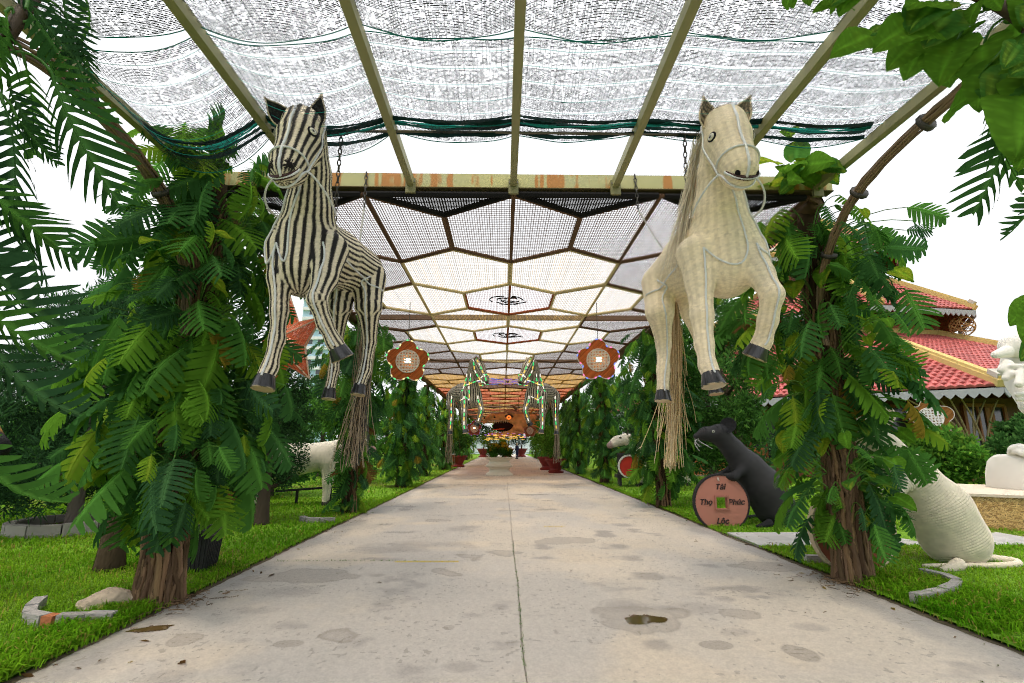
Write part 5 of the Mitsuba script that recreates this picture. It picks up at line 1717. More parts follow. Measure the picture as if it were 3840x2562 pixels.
CREAM = lin(.72, .68, .58)
cow('white woven cow with black streaks grazing the left lawn behind the clipped tree', (-5.5, 14.1, 0), .2, 1.2, CREAM, lin(.05, .05, .05), lin(.3, .2, .18), 5)
cow('white cow figure with a pink muzzle peering left past the right vine post', (6.35, 20.8, 0), PI + .08, 1.32, CREAM, lin(.72, .69, .6), lin(.34, .25, .24), 8)
cow('tan cow figure with a black muzzle at the extreme left edge', (-6.75, 5.3, 0), -.06, 1.26, lin(.45, .21, .05), lin(.5, .26, .07), lin(.015, .015, .016), 2, hpos=(1.0, 1.45))
fr = thing('steel_stand', 'low black steel stand under the belly of the white cow on the left lawn', 'stand')
for p, q in (((-6.2, 14.3, .38), (-4.3, 15.1, .46)), ((-5.7, 14.5, 0), (-5.7, 14.5, .42)), ((-4.9, 14.85, 0), (-4.9, 14.85, .44))):
    put('bar', MB(lin(.015, .015, .017)).bar(p, q, .06, .06), 'm_satin', fr)
dk = thing('drum', 'round red drum with a white rim standing below the white cow head', 'drum')
put('skin', MB(lin(.50, .03, .02)).lathe([(0, .0), (.40, .0)], 28).move(np.array([[1, 0, 0], [0, 0, -1], [0, 1, 0.]]), (4.93, 20.05, .80)), 'm_satin', dk)
put('rim', MB(lin(.62, .6, .58)).lathe([(.39, -.03), (.45, -.03), (.45, .04), (.39, .04)], 28).move(np.array([[1, 0, 0], [0, 0, -1], [0, 1, 0.]]), (4.93, 20.05, .80)), 'm_satin', dk)
put('stand', MB(lin(.03, .03, .032)).box([5.0, 20.6, .42], [1.0, .5, .14]).box([4.65, 20.6, .2], [.08, .4, .4]).box([5.35, 20.6, .2], [.08, .4, .4]).box([5.0, 20.75, .9], [.7, .3, .8]), 'm_satin', dk)

# ------------------------------------------------------------------ white stone statue on its granite plinth
pk = thing('plinth', 'brown granite plinth carrying the white stone statue', 'plinth')
ang = -.57
Rp = rz(ang)
c0 = lin(8.83, 10.13, 0)
cen = c0 + Rp @ lin(2.6, 1.6, 0)
put('base', MB().box([*cen[:2], .31], [5.1, 3.1, .68], ang), 'm_granite', pk)
put('top_slab', MB(lin(.60, .52, .42)).box([*cen[:2], .66], [5.2, 3.2, .05], ang), 'm_stone', pk)
sk = thing('stone_statue', 'white stone head with wavy hair above a carved bowl of roses', 'statue')
ST = lin(.74, .72, .67)
bw = MB(ST)
pr = [(0, 0), (.98, 0), (1.02, .1), (1.0, .38), (.93, .74), (.86, .87), (.72, .90), (.70, .86), (0, .80)]
bw.lathe(np.array(pr), 36, (11.75, 10.95, .62))
v = bw.v[0]
t = np.clip((v[:, 2] - .9) / .7, 0, 1)
v[:, 2] -= t * np.clip((v[:, 0] - 10.75) * .6, 0, .75)
put('bowl', bw, 'm_stone', sk, smooth=40)
rs = MB(ST)
r = np.random.default_rng(3)
for bx, by, bz in ((10.98, 10.7, 1.50), (11.15, 10.35, 1.40), (11.25, 10.75, 1.46), (11.4, 10.3, 1.28)):
    for j in range(9):
        a = j * 2.4
        d = .06 + .025 * (j % 4)
        rs.ball((bx + d * math.cos(a), by + d * math.sin(a), bz + .05 - .012 * j), (.12, .12, .075), ST * r.uniform(.95, 1.05), 2, M=rz(a) @ np.array([[.8, 0, .6], [0, 1, 0], [-.6, 0, .8]]))
rs.ball((11.55, 10.4, 1.12), (.42, .3, .16), None, 3)
put('roses', rs, 'm_stone', sk, smooth=True)
hb = [(lin(11.74, 10.70, 3.34), 0.58, lin(11.92, 10.75, 3.50), 0.6),
      (lin(11.48, 10.55, 2.90), 0.5, lin(11.16, 10.38, 2.43), 0.25),
      (lin(11.08, 10.50, 3.72), 0.24, lin(11.90, 10.60, 3.97), 0.34),
      (lin(10.81, 10.40, 3.57), 0.13, lin(10.46, 10.30, 3.49), 0.075),
      (lin(10.67, 10.30, 3.27), 0.12, lin(10.49, 10.25, 3.16), 0.08),
      (lin(10.59, 10.20, 3.06), 0.1, lin(10.49, 10.20, 2.98), 0.07),
      (lin(10.68, 10.05, 3.11), 0.05, lin(10.45, 9.93, 2.82), 0.075),
      (lin(10.59, 10.12, 3.22), 0.05, lin(10.75, 10.05, 3.21), 0.05),
      (lin(10.56, 10.12, 3.07), 0.04, lin(10.62, 10.08, 3.05), 0.04),
      (lin(10.51, 10.07, 2.63), 0.045, lin(10.68, 10.03, 2.63), 0.05),
      (lin(10.55, 10.10, 2.53), 0.05, lin(10.68, 10.05, 2.52), 0.055),
      (lin(11.66, 10.60, 2.45), 0.25, lin(12.09, 10.80, 2.04), 0.28),
      (lin(12.09, 10.80, 2.04), 0.28, lin(12.17, 10.90, 1.50), 0.45)]
v, f, st, nb = body(hb, .02, .022)
kk = numbered(sk + '__head')
scene[kk] = plydict((v, f, np.broadcast_to(ST, v.shape) * (.94 + .1 * meshkit.fbm(v * 5, 3)[:, None])), 'm_stone', True)

# ------------------------------------------------------------------ person standing far down the path
def person(label, o, s=1.0, heading=PI * .5):
    P = lambda x, y, z: lin(x, y, z)
    pkk = thing('person', label, 'person')
    place = lambda x: (np.asarray(x) * s) @ rz(heading - PI / 2).T + np.asarray(o, float)
    navy = lin(.02, .03, .085)
    B = [(P(0, 0, .95), .15, P(0, .01, 1.35), .16), (P(-.13, 0, 1.40), .065, P(.13, 0, 1.40), .065), (P(0, 0, 1.42), .06, P(0, .01, 1.52), .055)]
    for sx in (-1, 1):
        B += [(P(sx * .09, 0, .92), .10, P(sx * .10, .01, .50), .07), (P(sx * .10, .01, .5), .07, P(sx * .10, -.02, .09), .05), (P(sx * .10, -.02, .05), .045, P(sx * .11, .14, .04), .035)]
        B += [(P(sx * .19, 0, 1.38), .06, P(sx * .24, -.02, 1.10), .048), (P(sx * .24, -.02, 1.10), .045, P(sx * .20, .14, .92), .036)]
    v, f, st, nb = body(B, .02, .015)
    c = np.where(v[:, 2:] < .10, lin(.02, .02, .02), navy)
    scene[numbered(pkk + '__overalls')] = plydict((place(v), f, c), 'm_matte', True)
    H = [(P(0, .01, 1.50), .05, P(0, .015, 1.56), .055), (P(0, .02, 1.60), .085, P(0, .0, 1.66), .092), (P(0, .11, 1.60), .012, P(0, .12, 1.585), .016), (P(-.02, .10, 1.555), .012, P(.02, .10, 1.555), .012)]
    v, f, st, nb = body(H, .012, .012)
    scene[numbered(pkk + '__head')] = plydict((place(v), f, np.broadcast_to(lin(.36, .2, .13), v.shape)), 'm_satin', True)
    v, f, st, nb = body([(P(0, -.02, 1.66), .10, P(0, -.01, 1.70), .095)], .015, .01)
    scene[numbered(pkk + '__cap')] = plydict((place(v), f, np.broadcast_to(lin(.5, .46, .38), v.shape)), 'm_matte', True)
    for sx in (-1, 1):
        m = MB(lin(.36, .2, .13)).ball((sx * .20, .17, .90), (.035, .045, .022), None, 1)
        for j in range(4):
            m.tube(spline([(sx * .20 + (j - 1.5) * .018, .20, .89), (sx * .20 + (j - 1.5) * .02, .235, .87), (sx * .20 + (j - 1.5) * .018, .25, .84 + .006 * j)], 5), .009, 5)
        m.tube(spline([(sx * .20 - sx * .03, .16, .90), (sx * .20 - sx * .055, .19, .885), (sx * .2 - sx * .055, .215, .87)], 5), .0095, 5)
        m.v = [place(x) for x in m.v]
        put('hand', m, 'm_satin', pkk, smooth=True)


person('person in dark blue overalls and a pale cap standing far down the path', (1.66, 62, 0), 1.05, PI * .72)

# ------------------------------------------------------------------ tiered pavilion with red tiled roofs
bk = thing('tiered_pavilion', 'octagonal wooden pavilion with three tiers of red tiled roofs and yellow hips', 'pavilion')
BC = lin(23.6, 35.8, 0)
SC = 1.35
TILE = lin(.47, .125, .12)
YEL, WOOD, DWOOD, GREY = lin(.54, .42, .17), lin(.22, .075, .025), lin(.09, .032, .015), lin(.33, .35, .37)
A0 = math.radians(-103)


def corner(k, R, z):
    a = A0 + k * PI / 4
    return BC + lin(R * math.cos(a), R * math.sin(a), z)


def roof_tier(R0, z0, R1, z1, faces, rows, parent):
    roof = put('roof', MB(lin(.10, .05, .04)).add([corner(k, R0 - .05, z0 - .10) for k in range(8)] + [corner(k, R1 - .05, z1 - .10) for k in range(8)],
               [[k, (k + 1) % 8, 8 + (k + 1) % 8, 8 + k] for k in range(8)]), 'm_matte', parent)
    tm = MB()
    r = np.random.default_rng(int(z0 * 10))
    for k in faces:
        a0, a1, b0, b1 = corner(k, R0, z0), corner(k + 1, R0, z0), corner(k, R1, z1), corner(k + 1, R1, z1)
        e = unit(a1 - a0)
        nn = unit(np.cross(a1 - a0, (b0 + b1) / 2 - (a0 + a1) / 2))
        if nn[2] < 0:
            nn = -nn
        Lw = np.linalg.norm(a1 - a0)
        tw = .30
        for i in range(rows):
            t0, t1 = i / rows, (i + 1.18) / rows
            p0, p1 = a0 + (b0 - a0) * t0, a1 + (b1 - a1) * t0
            q0 = a0 + (b0 - a0) * min(t1, 1)
            s0, s1 = (p0 - a0) @ e, (p1 - a0) @ e
            dirr = (q0 - p0) - e * ((q0 - p0) @ e)
            n = int((s1 - s0) / tw) + 1
            for j in range(n):
                x0 = s0 + j * tw
                x1 = min(x0 + tw, s1)
                if x1 - x0 < .05:
                    continue
                col = TILE * r.uniform(.75, 1.2) * (1 if r.random() > .04 else .75)
                us = np.linspace(0, 1, 5)
                hgt = .075 * np.sin(PI * us) ** .8
                base = p0 + e * 0
                V = []
                for dz, dd in ((.055, 0.0), (.0, 1.0)):
                    for u_, h_ in zip(us, hgt):
                        V.append(p0 + e * (x0 - s0 + (x1 - x0) * u_) + dirr * dd + nn * (h_ + dz + .01))
                for u_, h_ in zip(us, hgt):
                    V.append(p0 + e * (x0 - s0 + (x1 - x0) * u_) + nn * (h_ * .2 - .01))
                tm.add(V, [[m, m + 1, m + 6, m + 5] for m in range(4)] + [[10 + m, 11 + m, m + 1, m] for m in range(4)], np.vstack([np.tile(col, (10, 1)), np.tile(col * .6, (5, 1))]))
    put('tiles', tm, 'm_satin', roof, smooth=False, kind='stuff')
    for k in sorted({f for f in faces} | {f + 1 for f in faces}):
        p, q = corner(k, R0 + .1, z0 + .1), corner(k, R1, z1 + .12)
        m = MB(YEL).bar(p, q, .42, .30).bar(p + lin(0, 0, .2), q + lin(0, 0, .2), .26, .16, col=YEL * 1.05)
        put('hip', m, 'm_matte', roof)
        put('hip_end', MB(lin(.5, .48, .42)).bar(p + lin(0, 0, .28), p + (q - p) * .05 + lin(0, 0, .34), .34, .2), 'm_stone', roof)
    for k in faces:
        a, b = corner(k, R0 + .02, z0 - .06), corner(k + 1, R0 + .02, z0 - .06)
        e = unit(b - a)
        L = np.linalg.norm(b - a)
        n = int(L / .36)
        poly = [(0, 0)]
        for j in range(n):
            x = j * L / n
            poly += [(x, -.20), (x + L / n * .2, -.30), (x + L / n * .5, -.40), (x + L / n * .8, -.30)]
        poly += [(L, -.20), (L, 0)]
        nrm = np.cross(e, lin(0, 0, 1))
        put('fascia', MB(GREY).prism(Polygon(poly).buffer(0), 0, .05, M=np.array([e, lin(0, 0, 1), nrm]), o=a), 'm_matte', roof)
        f2 = [corner(k, R0 - .2, z0 - .12), corner(k + 1, R0 - .2, z0 - .12)]
        raf_ = MB(DWOOD * 1.4)
        for j in range(18):
            p = f2[0] + (f2[1] - f2[0]) * (j + .5) / 18
            inn = BC + (p - BC) * lin(.78, .78, 0) + lin(0, 0, z0 - .05)
            raf_.bar(p, inn, .09, .12)
        put('eave_rafters', raf_, 'm_matte', roof, kind='stuff')
    return roof


def wall_tier(Rw, z0, z1, faces, parent, win):
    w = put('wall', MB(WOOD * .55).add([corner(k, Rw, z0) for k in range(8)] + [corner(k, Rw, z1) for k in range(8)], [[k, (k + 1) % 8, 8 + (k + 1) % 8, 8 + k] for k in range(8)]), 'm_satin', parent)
    for k in faces:
        a, b = corner(k, Rw, 0), corner(k + 1, Rw, 0)
        e = unit(b - a)
        nrm = unit(lin(*(a + b)[:2], 0) / 2 - lin(*BC[:2], 0))
        L = np.linalg.norm(b - a)
        put('corner_post', MB(WOOD * .9).box([*(a + nrm * 0)[:2], (z0 + z1) / 2], [.34, .34, z1 - z0]), 'm_satin', w)
        wz0, wz1, wid, n = win
        for j in range(n):
            c = a + e * L * (j + .5) / n + nrm * .06
            wk = put('window', MB(WOOD * 1.5).bar(c - e * wid / 2 + lin(0, 0, wz0), c - e * wid / 2 + lin(0, 0, wz1), .16, .12, up=nrm)
                     .bar(c + e * wid / 2 + lin(0, 0, wz0), c + e * wid / 2 + lin(0, 0, wz1), .16, .12, up=nrm)
                     .bar(c + lin(0, 0, wz0) - e * wid / 2, c + lin(0, 0, wz0) + e * wid / 2, .12, .16)
                     .bar(c + lin(0, 0, wz1) - e * wid / 2, c + lin(0, 0, wz1) + e * wid / 2, .12, .16)
                     .bar(c - e * wid / 6 + lin(0, 0, wz0), c - e * wid / 6 + lin(0, 0, wz1), .10, .10, up=nrm)
                     .bar(c + e * wid / 6 + lin(0, 0, wz0), c + e * wid / 6 + lin(0, 0, wz1), .10, .10, up=nrm), 'm_satin', w)
            put('pane', MB().add([c - e * wid / 2 + lin(0, 0, wz0) - nrm * .03, c + e * wid / 2 + lin(0, 0, wz0) - nrm * .03, c + e * wid / 2 + lin(0, 0, wz1) - nrm * .03, c - e * wid / 2 + lin(0, 0, wz1) - nrm * .03], [[0, 1, 2, 3]]), 'm_window', wk)
    return w


FC = [-2, -1, 0, 1]
put('base', MB(lin(.34, .13, .07)).add([corner(k, 13.2, -.05) for k in range(8)] + [corner(k, 13.2, .45) for k in range(8)] + [BC + lin(0, 0, .45)], [[k, (k + 1) % 8, 8 + (k + 1) % 8] for k in range(8)] + [[k, 8 + (k + 1) % 8, 8 + k] for k in range(8)] + [[8 + k, 8 + (k + 1) % 8, 16] for k in range(8)]), 'm_matte', bk)
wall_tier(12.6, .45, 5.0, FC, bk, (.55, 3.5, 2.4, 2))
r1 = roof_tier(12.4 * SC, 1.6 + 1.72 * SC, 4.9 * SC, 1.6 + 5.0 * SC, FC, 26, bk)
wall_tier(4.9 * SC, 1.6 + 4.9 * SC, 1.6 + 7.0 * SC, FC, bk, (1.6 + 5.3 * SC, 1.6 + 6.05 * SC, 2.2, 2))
put('sill_band', MB(YEL * .9).add([corner(k, 4.9 * SC + .3, 1.6 + 4.95 * SC) for k in range(8)] + [corner(k, 4.9 * SC + .3, 1.6 + 5.2 * SC) for k in range(8)], [[k, (k + 1) % 8, 8 + (k + 1) % 8, 8 + k] for k in range(8)]), 'm_matte', bk)
roof_tier(6.4 * SC, 1.6 + 5.9 * SC, 3.0 * SC, 1.6 + 8.3 * SC, FC, 15, bk)
wall_tier(2.9 * SC, 1.6 + 8.2 * SC, 1.6 + 10.0 * SC, FC, bk, (1.6 + 8.6 * SC, 1.6 + 9.3 * SC, 1.6, 1))
roof_tier(4.1 * SC, 1.6 + 9.6 * SC, .35, 1.6 + 12.6 * SC, FC, 13, bk)
# door leaves and bamboo stems along the lower wall
for k, t in ((0, .28), (0, .72), (-1, .3), (-1, .7)):
    a, b = corner(k, 12.62, 0), corner(k + 1, 12.62, 0)
    c = a + (b - a) * t
    nrm = unit((a + b) / 2 - BC)
    put('door', MB(WOOD * 1.7).bar(c + lin(0, 0, .45), c + lin(0, 0, 3.4), .5, .14, up=nrm), 'm_satin', bk)


def bamboo(label, base, tops, seed):
    r = np.random.default_rng(seed)
    kk_ = thing('bamboo_fan', label, 'bamboo')
    for j, t in enumerate(tops):
        b = np.asarray(base) + [r.normal(0, .18), r.normal(0, .1), 0]
        t = np.asarray(t, float)
        put('cane', MB(lin(.42, .34, .16) * r.uniform(.75, 1.2)).tube(spline([b, b + (t - b) * [.25, .25, .55], t], 12), np.linspace(.05, .035, 12), 6), 'm_satin', kk_, smooth=True)


cc = corner(0, 13.6, 0)
bamboo('fan of pale bamboo canes propping the lower eave of the pavilion', (cc[0] - .2, cc[1] - .8, .1), [(cc[0] - 3.4 + .55 * j, cc[1] - 1.2 + .02 * j, 3.7 - .02 * j) for j in range(9)], 4)
cc = corner(-1, 13.3, 0) * .55 + corner(0, 13.3, 0) * .45
bamboo('cluster of upright bamboo canes under the left part of the lower eave', (cc[0], cc[1] - .6, .1), [(cc[0] - .5 + .16 * j, cc[1] - 1.4, 3.75) for j in range(7)], 5)

# woven ball lamp under the second eave
bl = thing('ball_lamp', 'round woven cane ball hanging under the corner of the second eave', 'lantern')
bp = corner(1, 5.9 * SC, 1.6 + 5.25 * SC)
for j in range(12):
    a = np.linspace(0, 2 * PI, 22)
    rr = np.random.default_rng(j)
    ax_ = unit(rr.normal(size=3))
    _, s_, u_ = frame(ax_)
    put('hoop', MB(lin(.42, .27, .12)).tube(np.stack([bp + .62 * (s_ * math.cos(t) + u_ * math.sin(t)) for t in a]), .025, 4, cap=False), 'm_matte', bl)

# low brick wall beside the pavilion
bw = thing('brick_wall', 'low orange brick wall beyond the black rat', 'wall')
put('core', MB(lin(.30, .24, .19)).box([11.2, 26.7, .75], [5.0, .34, 1.5]).box([11.2, 26.62, .06], [5.1, .5, .14]), 'm_matte', bw)
r = np.random.default_rng(6)
bm = MB()
for row in range(14):
    for j in range(20):
        x = 8.75 + j * .25 + (.125 if row % 2 else 0)
        if x < 13.6:
            bm.box([x + .12, 26.52, .16 + row * .098], [.235, .05 + r.uniform(0, .012), .083], col=lin(.52, .15, .05) * r.uniform(.7, 1.2))
put('brick', bm, 'm_matte', bw, kind='stuff')

# apartment tower far off behind the left trees, long pale building at the end of the walk
tw = thing('apartment_tower', 'pale blue apartment tower far behind the left trees', 'building')
put('wall', MB(lin(.42, .60, .70)).box([-58, 156, 26], [9, 9, 52]), 'm_matte', tw)
for j in range(15):
    put('balcony', MB(lin(.75, .77, .78)).box([-57.6, 151.1, 6 + j * 3.1], [9.4, 1.0, .9]), 'm_matte', tw)
    wk = put('window', MB(lin(.5, .6, .66)).box([-59.5, 151.46, 8 + j * 3.1], [1.9, .1, 1.6]).box([-56.2, 151.46, 8 + j * 3.1], [1.9, .1, 1.6]), 'm_matte', tw)
    put('pane', MB().add([[-60.3, 151.38, 7.3 + j * 3.1], [-58.7, 151.38, 7.3 + j * 3.1], [-58.7, 151.38, 8.7 + j * 3.1], [-60.3, 151.38, 8.7 + j * 3.1]], [[0, 1, 2, 3]])
        .add([[-57, 151.38, 7.3 + j * 3.1], [-55.4, 151.38, 7.3 + j * 3.1], [-55.4, 151.38, 8.7 + j * 3.1], [-57, 151.38, 8.7 + j * 3.1]], [[0, 1, 2, 3]]), 'm_window', wk)
hw = thing('long_building', 'long low pale blue-grey building closing the far end of the walk', 'building')
put('wall', MB(lin(.55, .63, .68)).box([-1, 100, 1.5], [26, 4, 3.0]), 'm_matte', hw)
for j in range(13):
    put('panel', MB(lin(.58, .66, .71) * (.95 + .1 * (j % 2))).box([-13 + j * 2.0, 97.96, 1.6], [1.92, .08, 2.5]), 'm_matte', hw)
put('roof', MB(lin(.45, .47, .48)).box([-1, 99.8, 3.08], [26.6, 4.8, .16]), 'm_matte', hw)

# ------------------------------------------------------------------ woven flower lanterns
def flower_lantern(label, c, R, tilt, face, lit, tube_cols, seed, hang=None, centre=lin(.55, .50, .42), n=5, group=None):
    r = np.random.default_rng(seed)
    lk = thing('flower_lantern', label, 'lantern', group)
    a = np.linspace(0, 2 * PI, 121)[:-1]
    from shapely import Point, union_all
    shp = union_all([Point(.60 * R * math.cos(PI / 2 + k * 1.2566), .60 * R * math.sin(PI / 2 + k * 1.2566)).buffer(.40 * R) for k in range(5)] + [Point(0, 0).buffer(.62 * R)]).buffer(.15 * R).buffer(-.15 * R)
    xy = np.array([(q.x, q.y) for q in (shp.exterior.interpolate(t, normalized=True) for t in np.arange(120) / 120)])
    M = rz(tilt) @ np.array([[1, 0, 0], [0, 0, 1.0], [0, 1, 0]]).T   # local (x, y, depth) -> world, face towards -y
    M = rz(tilt) @ np.array([[1, 0, 0], [0, 0, -1], [0, 1, 0.]])
    c = np.asarray(c, float)
    W3 = lambda p: np.asarray(p, float) @ M.T + c
    rin = R * .53
    ring = Polygon(xy, [np.stack([rin * np.cos(a), rin * np.sin(a)], 1)])
    wv = MB()
    sp = R * .045
    for s_ in (-1, 1):
        for o in np.arange(-1.5 * R, 1.5 * R, sp):
            ln = LineString([(-2 * R, o - 2 * R * s_), (2 * R, o + 2 * R * s_)]).intersection(ring)
            for g_ in getattr(ln, 'geoms', [ln]):
                if g_.is_empty or g_.length < .02:
                    continue
                p, q = np.array(g_.coords)[[0, -1]]
                for z in (R * .13,):
                    wv.add(W3([[*(p + [sp * .36 * s_, -sp * .36]), z + .004 * s_], [*(q + [sp * .36 * s_, -sp * .36]), z + .004 * s_], [*(q - [sp * .36 * s_, -sp * .36]), z + .004 * s_], [*(p - [sp * .36 * s_, -sp * .36]), z + .004 * s_]]), [[0, 1, 2, 3]], face * r.uniform(.65, 1.25))
    put('woven_face', wv, 'm_cloth', lk, kind='stuff')
    side = MB(face * .8)
    V = np.vstack([W3(np.c_[xy, np.full(120, R * .13)]), W3(np.c_[xy, np.full(120, -R * .13)])])
    side.add(V, [[i, (i + 1) % 120, 120 + (i + 1) % 120, 120 + i] for i in range(120)])
    side.add(W3(np.vstack([np.c_[xy, np.full(120, -R * .13)], [[0, 0, -R * .13]]])), [[i, (i + 1) % 120, 120] for i in range(120)])
    put('shell', side, 'm_cloth', lk)
    lat = MB(centre)
    disc = Polygon(np.stack([rin * np.cos(a), rin * np.sin(a)], 1))
    for s_ in (0, 1):
        for o in np.arange(-rin, rin, R * .14):
            ln = LineString([(-2 * R, o), (2 * R, o)] if s_ else [(o, -2 * R), (o, 2 * R)]).intersection(disc)
            if ln.is_empty:
                continue
            p, q = np.array(ln.coords)[[0, -1]]
            lat.bar(W3([*p, R * .14 + .006 * s_]), W3([*q, R * .14 + .006 * s_]), R * .055, .008, up=W3([0, 0, 1]) - c)
    for o in np.arange(-1.5 * rin, 1.5 * rin, R * .198):
        for s_ in (-1, 1):
            ln = LineString([(-2 * R, o - 2 * R * s_), (2 * R, o + 2 * R * s_)]).intersection(disc)
            if not ln.is_empty and ln.length > .03:
                p, q = np.array(ln.coords)[[0, -1]]
                lat.bar(W3([*p, R * .128]), W3([*q, R * .128]), R * .022, .006, up=W3([0, 0, 1]) - c)
    put('lattice', lat, 'm_matte', lk)
    t = np.linspace(0, 2 * PI, 41)
    put('ring', MB(centre).tube(W3(np.stack([rin * np.cos(t), rin * np.sin(t), 0 * t + R * .14], 1)), R * .028, 6, cap=False), 'm_matte', lk, smooth=True)
    edge = W3(np.c_[np.vstack([xy, xy[:1]]) * 1.01, np.full(121, R * .14)])
    put('edge_tube', MB(lin(.55, .5, .45)).tube(edge, R * .020, 6, cap=False), 'm_satin', lk, smooth=True)
    for ci, rgb in enumerate(tube_cols):
        m = MB(np.array(rgb) * .5)
        for j in range(30):
            if j % (len(tube_cols) + 1) == ci:
                m.tube(edge[j * 4:j * 4 + 3], R * .034, 6)
        key = numbered(lk + '__lamp_segment')
        labels[key] = {'kind': 'stuff'}
        scene[key] = plydict(m, 'm_matte', False, emitter=lamp(rgb, .17))
    if lit:
        b = MB(lin(.9, .8, .6)).ball(c + lin(0, -.02, .02), (.075, .06, .065), None, 2)
        scene[numbered(lk + '__bulb')] = plydict(b, 'm_matte', True, emitter=lamp((1, .72, .38), 3.5))
    if hang:
        put('cord', MB(lin(.1, .09, .08)).tube(np.array([c + lin(0, 0, R * .9), [c[0], c[1], hang]]), .008, 4), 'm_matte', lk)
    return lk


RUST = lin(.56, .19, .055)
flower_lantern('lit rust-coloured woven flower lantern hanging at the left of the canopy', (-2.13, 11.0, 3.42), .47, .18, RUST, True, [(.15, .95, .3), (1, .85, .4)], 1, 4.8)
flower_lantern('lit rust-coloured woven flower lantern hanging at the right of the canopy', (2.12, 11.0, 3.46), .47, -.22, RUST * 1.1, True, [(.2, .3, 1), (1, .25, .6)], 2, 4.8)
fcn = corner(0, 14.6, 0) * .62 + corner(-1, 14.6, 0) * .38
flower_lantern('tan woven flower lantern with a white lattice hanging under the lower eave of the pavilion', (17.75, 20.7, 2.72), .78, -.55, lin(.45, .22, .07), False, [], 3, 3.5, centre=lin(.72, .70, .68))
flower_lantern('small lit flower lantern left of the dragon head', (-1.95, 34.0, 2.72), .50, .1, lin(.5, .17, .12), True, [(.4, .2, 1)], 4, 4.8)
flower_lantern('small flower lantern below the right cheek of the dragon head', (1.75, 33.5, 2.55), .42, .1, lin(.5, .19, .10), False, [], 5, 4.8)

# faceted star lantern, orange woven skin on a cane frame
sl = thing('star_lantern', 'large faceted orange woven star hanging behind the striped horse', 'lantern')
sc = lin(-4.12, 9.5, 3.52)
Rs = rz(-.55)
pts = []
for k in range(10):
    a = PI / 2 + k * PI / 5 + .12
    rr = .98 if k % 2 == 0 else .46
    pts.append(sc + Rs @ lin(rr * math.cos(a), 0, rr * math.sin(a)))
fr_, bk_ = sc + Rs @ lin(0, -.36, 0), sc + Rs @ lin(0, .36, 0)
r = np.random.default_rng(12)
for ap in (fr_, bk_):
    for k in range(10):
        p, q = pts[k], pts[(k + 1) % 10]
        wv = MB()
        nn = unit(np.cross(p - ap, q - ap)) * .004
        base = lin(.62, .17, .07) * r.uniform(.85, 1.15)
        for e0, e1, e2, N in ((ap, p, q, 22), (p, q, ap, 20), (q, ap, p, 14)):
            for t in np.linspace(.02, .98, N):
                a_, b_ = e0 + (e1 - e0) * t, e0 + (e2 - e0) * t
                w_ = unit(e1 - e0) * .0085 * r.uniform(.7, 1.3)
                wv.add([a_ - w_ + nn, a_ + w_ + nn, b_ + w_ + nn, b_ - w_ + nn], [[0, 1, 2, 3]], np.clip(base * r.uniform(.7, 1.3) + lin(.1, .12, .1) * (r.random() < .3), 0, 1))
        put('facet', wv, 'm_cloth', sl)
        put('frame_cane', MB(lin(.50, .38, .27)).tube(np.array([ap, p]), .012, 5).tube(np.array([p, q]), .012, 5), 'm_matte', sl)
for dx, dz in ((-.10, .1), (-.05, .02)):
    scene[numbered(sl + '__bulb')] = plydict(MB(lin(.9, .8, .6)).ball(sc + lin(dx, 0, dz), (.09, .03, .03), None, 1), 'm_matte', True, emitter=lamp((1, .75, .45), 2.5))
put('cord', MB(lin(.1, .09, .08)).tube(np.array([pts[0], lin(pts[0][0], pts[0][1], 4.8)]), .008, 4), 'm_matte', sl)

# snowflake light flat under the canopy
sf = thing('snowflake_light', 'blue and violet snowflake light fixed under the middle of the canopy', 'light')
for ci, rgb in enumerate([(.25, .3, 1), (.65, .3, 1)]):
    m = MB(np.array(rgb) * .5)
    for k in range(6):
        a = k * PI / 3 + ci * PI / 6
        d = lin(math.cos(a), math.sin(a), 0)
        s_ = lin(-math.sin(a), math.cos(a), 0)
        c = lin(.2, 23.5, 4.55)
        L = 1.5 if ci == 0 else 1.1
        m.tube([c + d * .2, c + d * L], .012, 4)
        for t in (.5, .75):
            for e in (-1, 1):
                m.tube([c + d * L * t, c + d * L * (t + .2) + s_ * e * L * .18], .010, 4)
    scene[numbered(sf + '__branch')] = plydict(m, 'm_matte', False, emitter=lamp(rgb, .07))
put('cable', MB(lin(.1, .1, .1)).tube(np.array([[.2, 23.5, 4.53], [.2, 23.5, 4.8]]), .012, 4).ball((.2, 23.5, 4.55), .06), 'm_matte', sf)

# ------------------------------------------------------------------ dragon head
dg = thing('dragon_head', 'tan woven dragon head with open jaws and an orange eye hanging far down the walk', 'dragon sculpture')
D0 = lin(.15, 35.0, 3.0)
DP = lambda x, z, y=0: D0 + lin(x, y, z)
TAN = lin(.66, .36, .15)
hb = [(DP(1.1, .30), .60, DP(.35, .62), .46), (DP(.35, .62), .44, DP(-.5, .55), .27), (DP(-.5, .55), .26, DP(-1.15, .46), .20), (DP(-1.15, .44), .19, DP(-1.5, .16), .12),
      (DP(.95, -.2), .45, DP(.4, -.55), .22), (DP(.4, -.55), .22, DP(-.45, -.72), .15), (DP(-.45, -.72), .15, DP(-1.05, -.62), .10),
      (DP(-.95, .62, -.2), .16, DP(-.95, .64, .2), .16), (DP(-1.35, .42, -.16), .09, DP(-1.35, .42, .16), .09), (DP(1.3, .4), .55, DP(1.9, .5), .25)]
for sy in (-1, 1):
    hb += [(DP(.15, .68, sy * .42), .20, DP(.5, .72, sy * .42), .14), (DP(.9, -.15, sy * .45), .16, DP(1.2, -.45, sy * .4), .10)]
v, f, st, nb = body(hb, .04, .03)
q = meshkit.noise(v * 5.0)[:, None]
v = v + 0
c = TAN * (.6 + .8 * q)
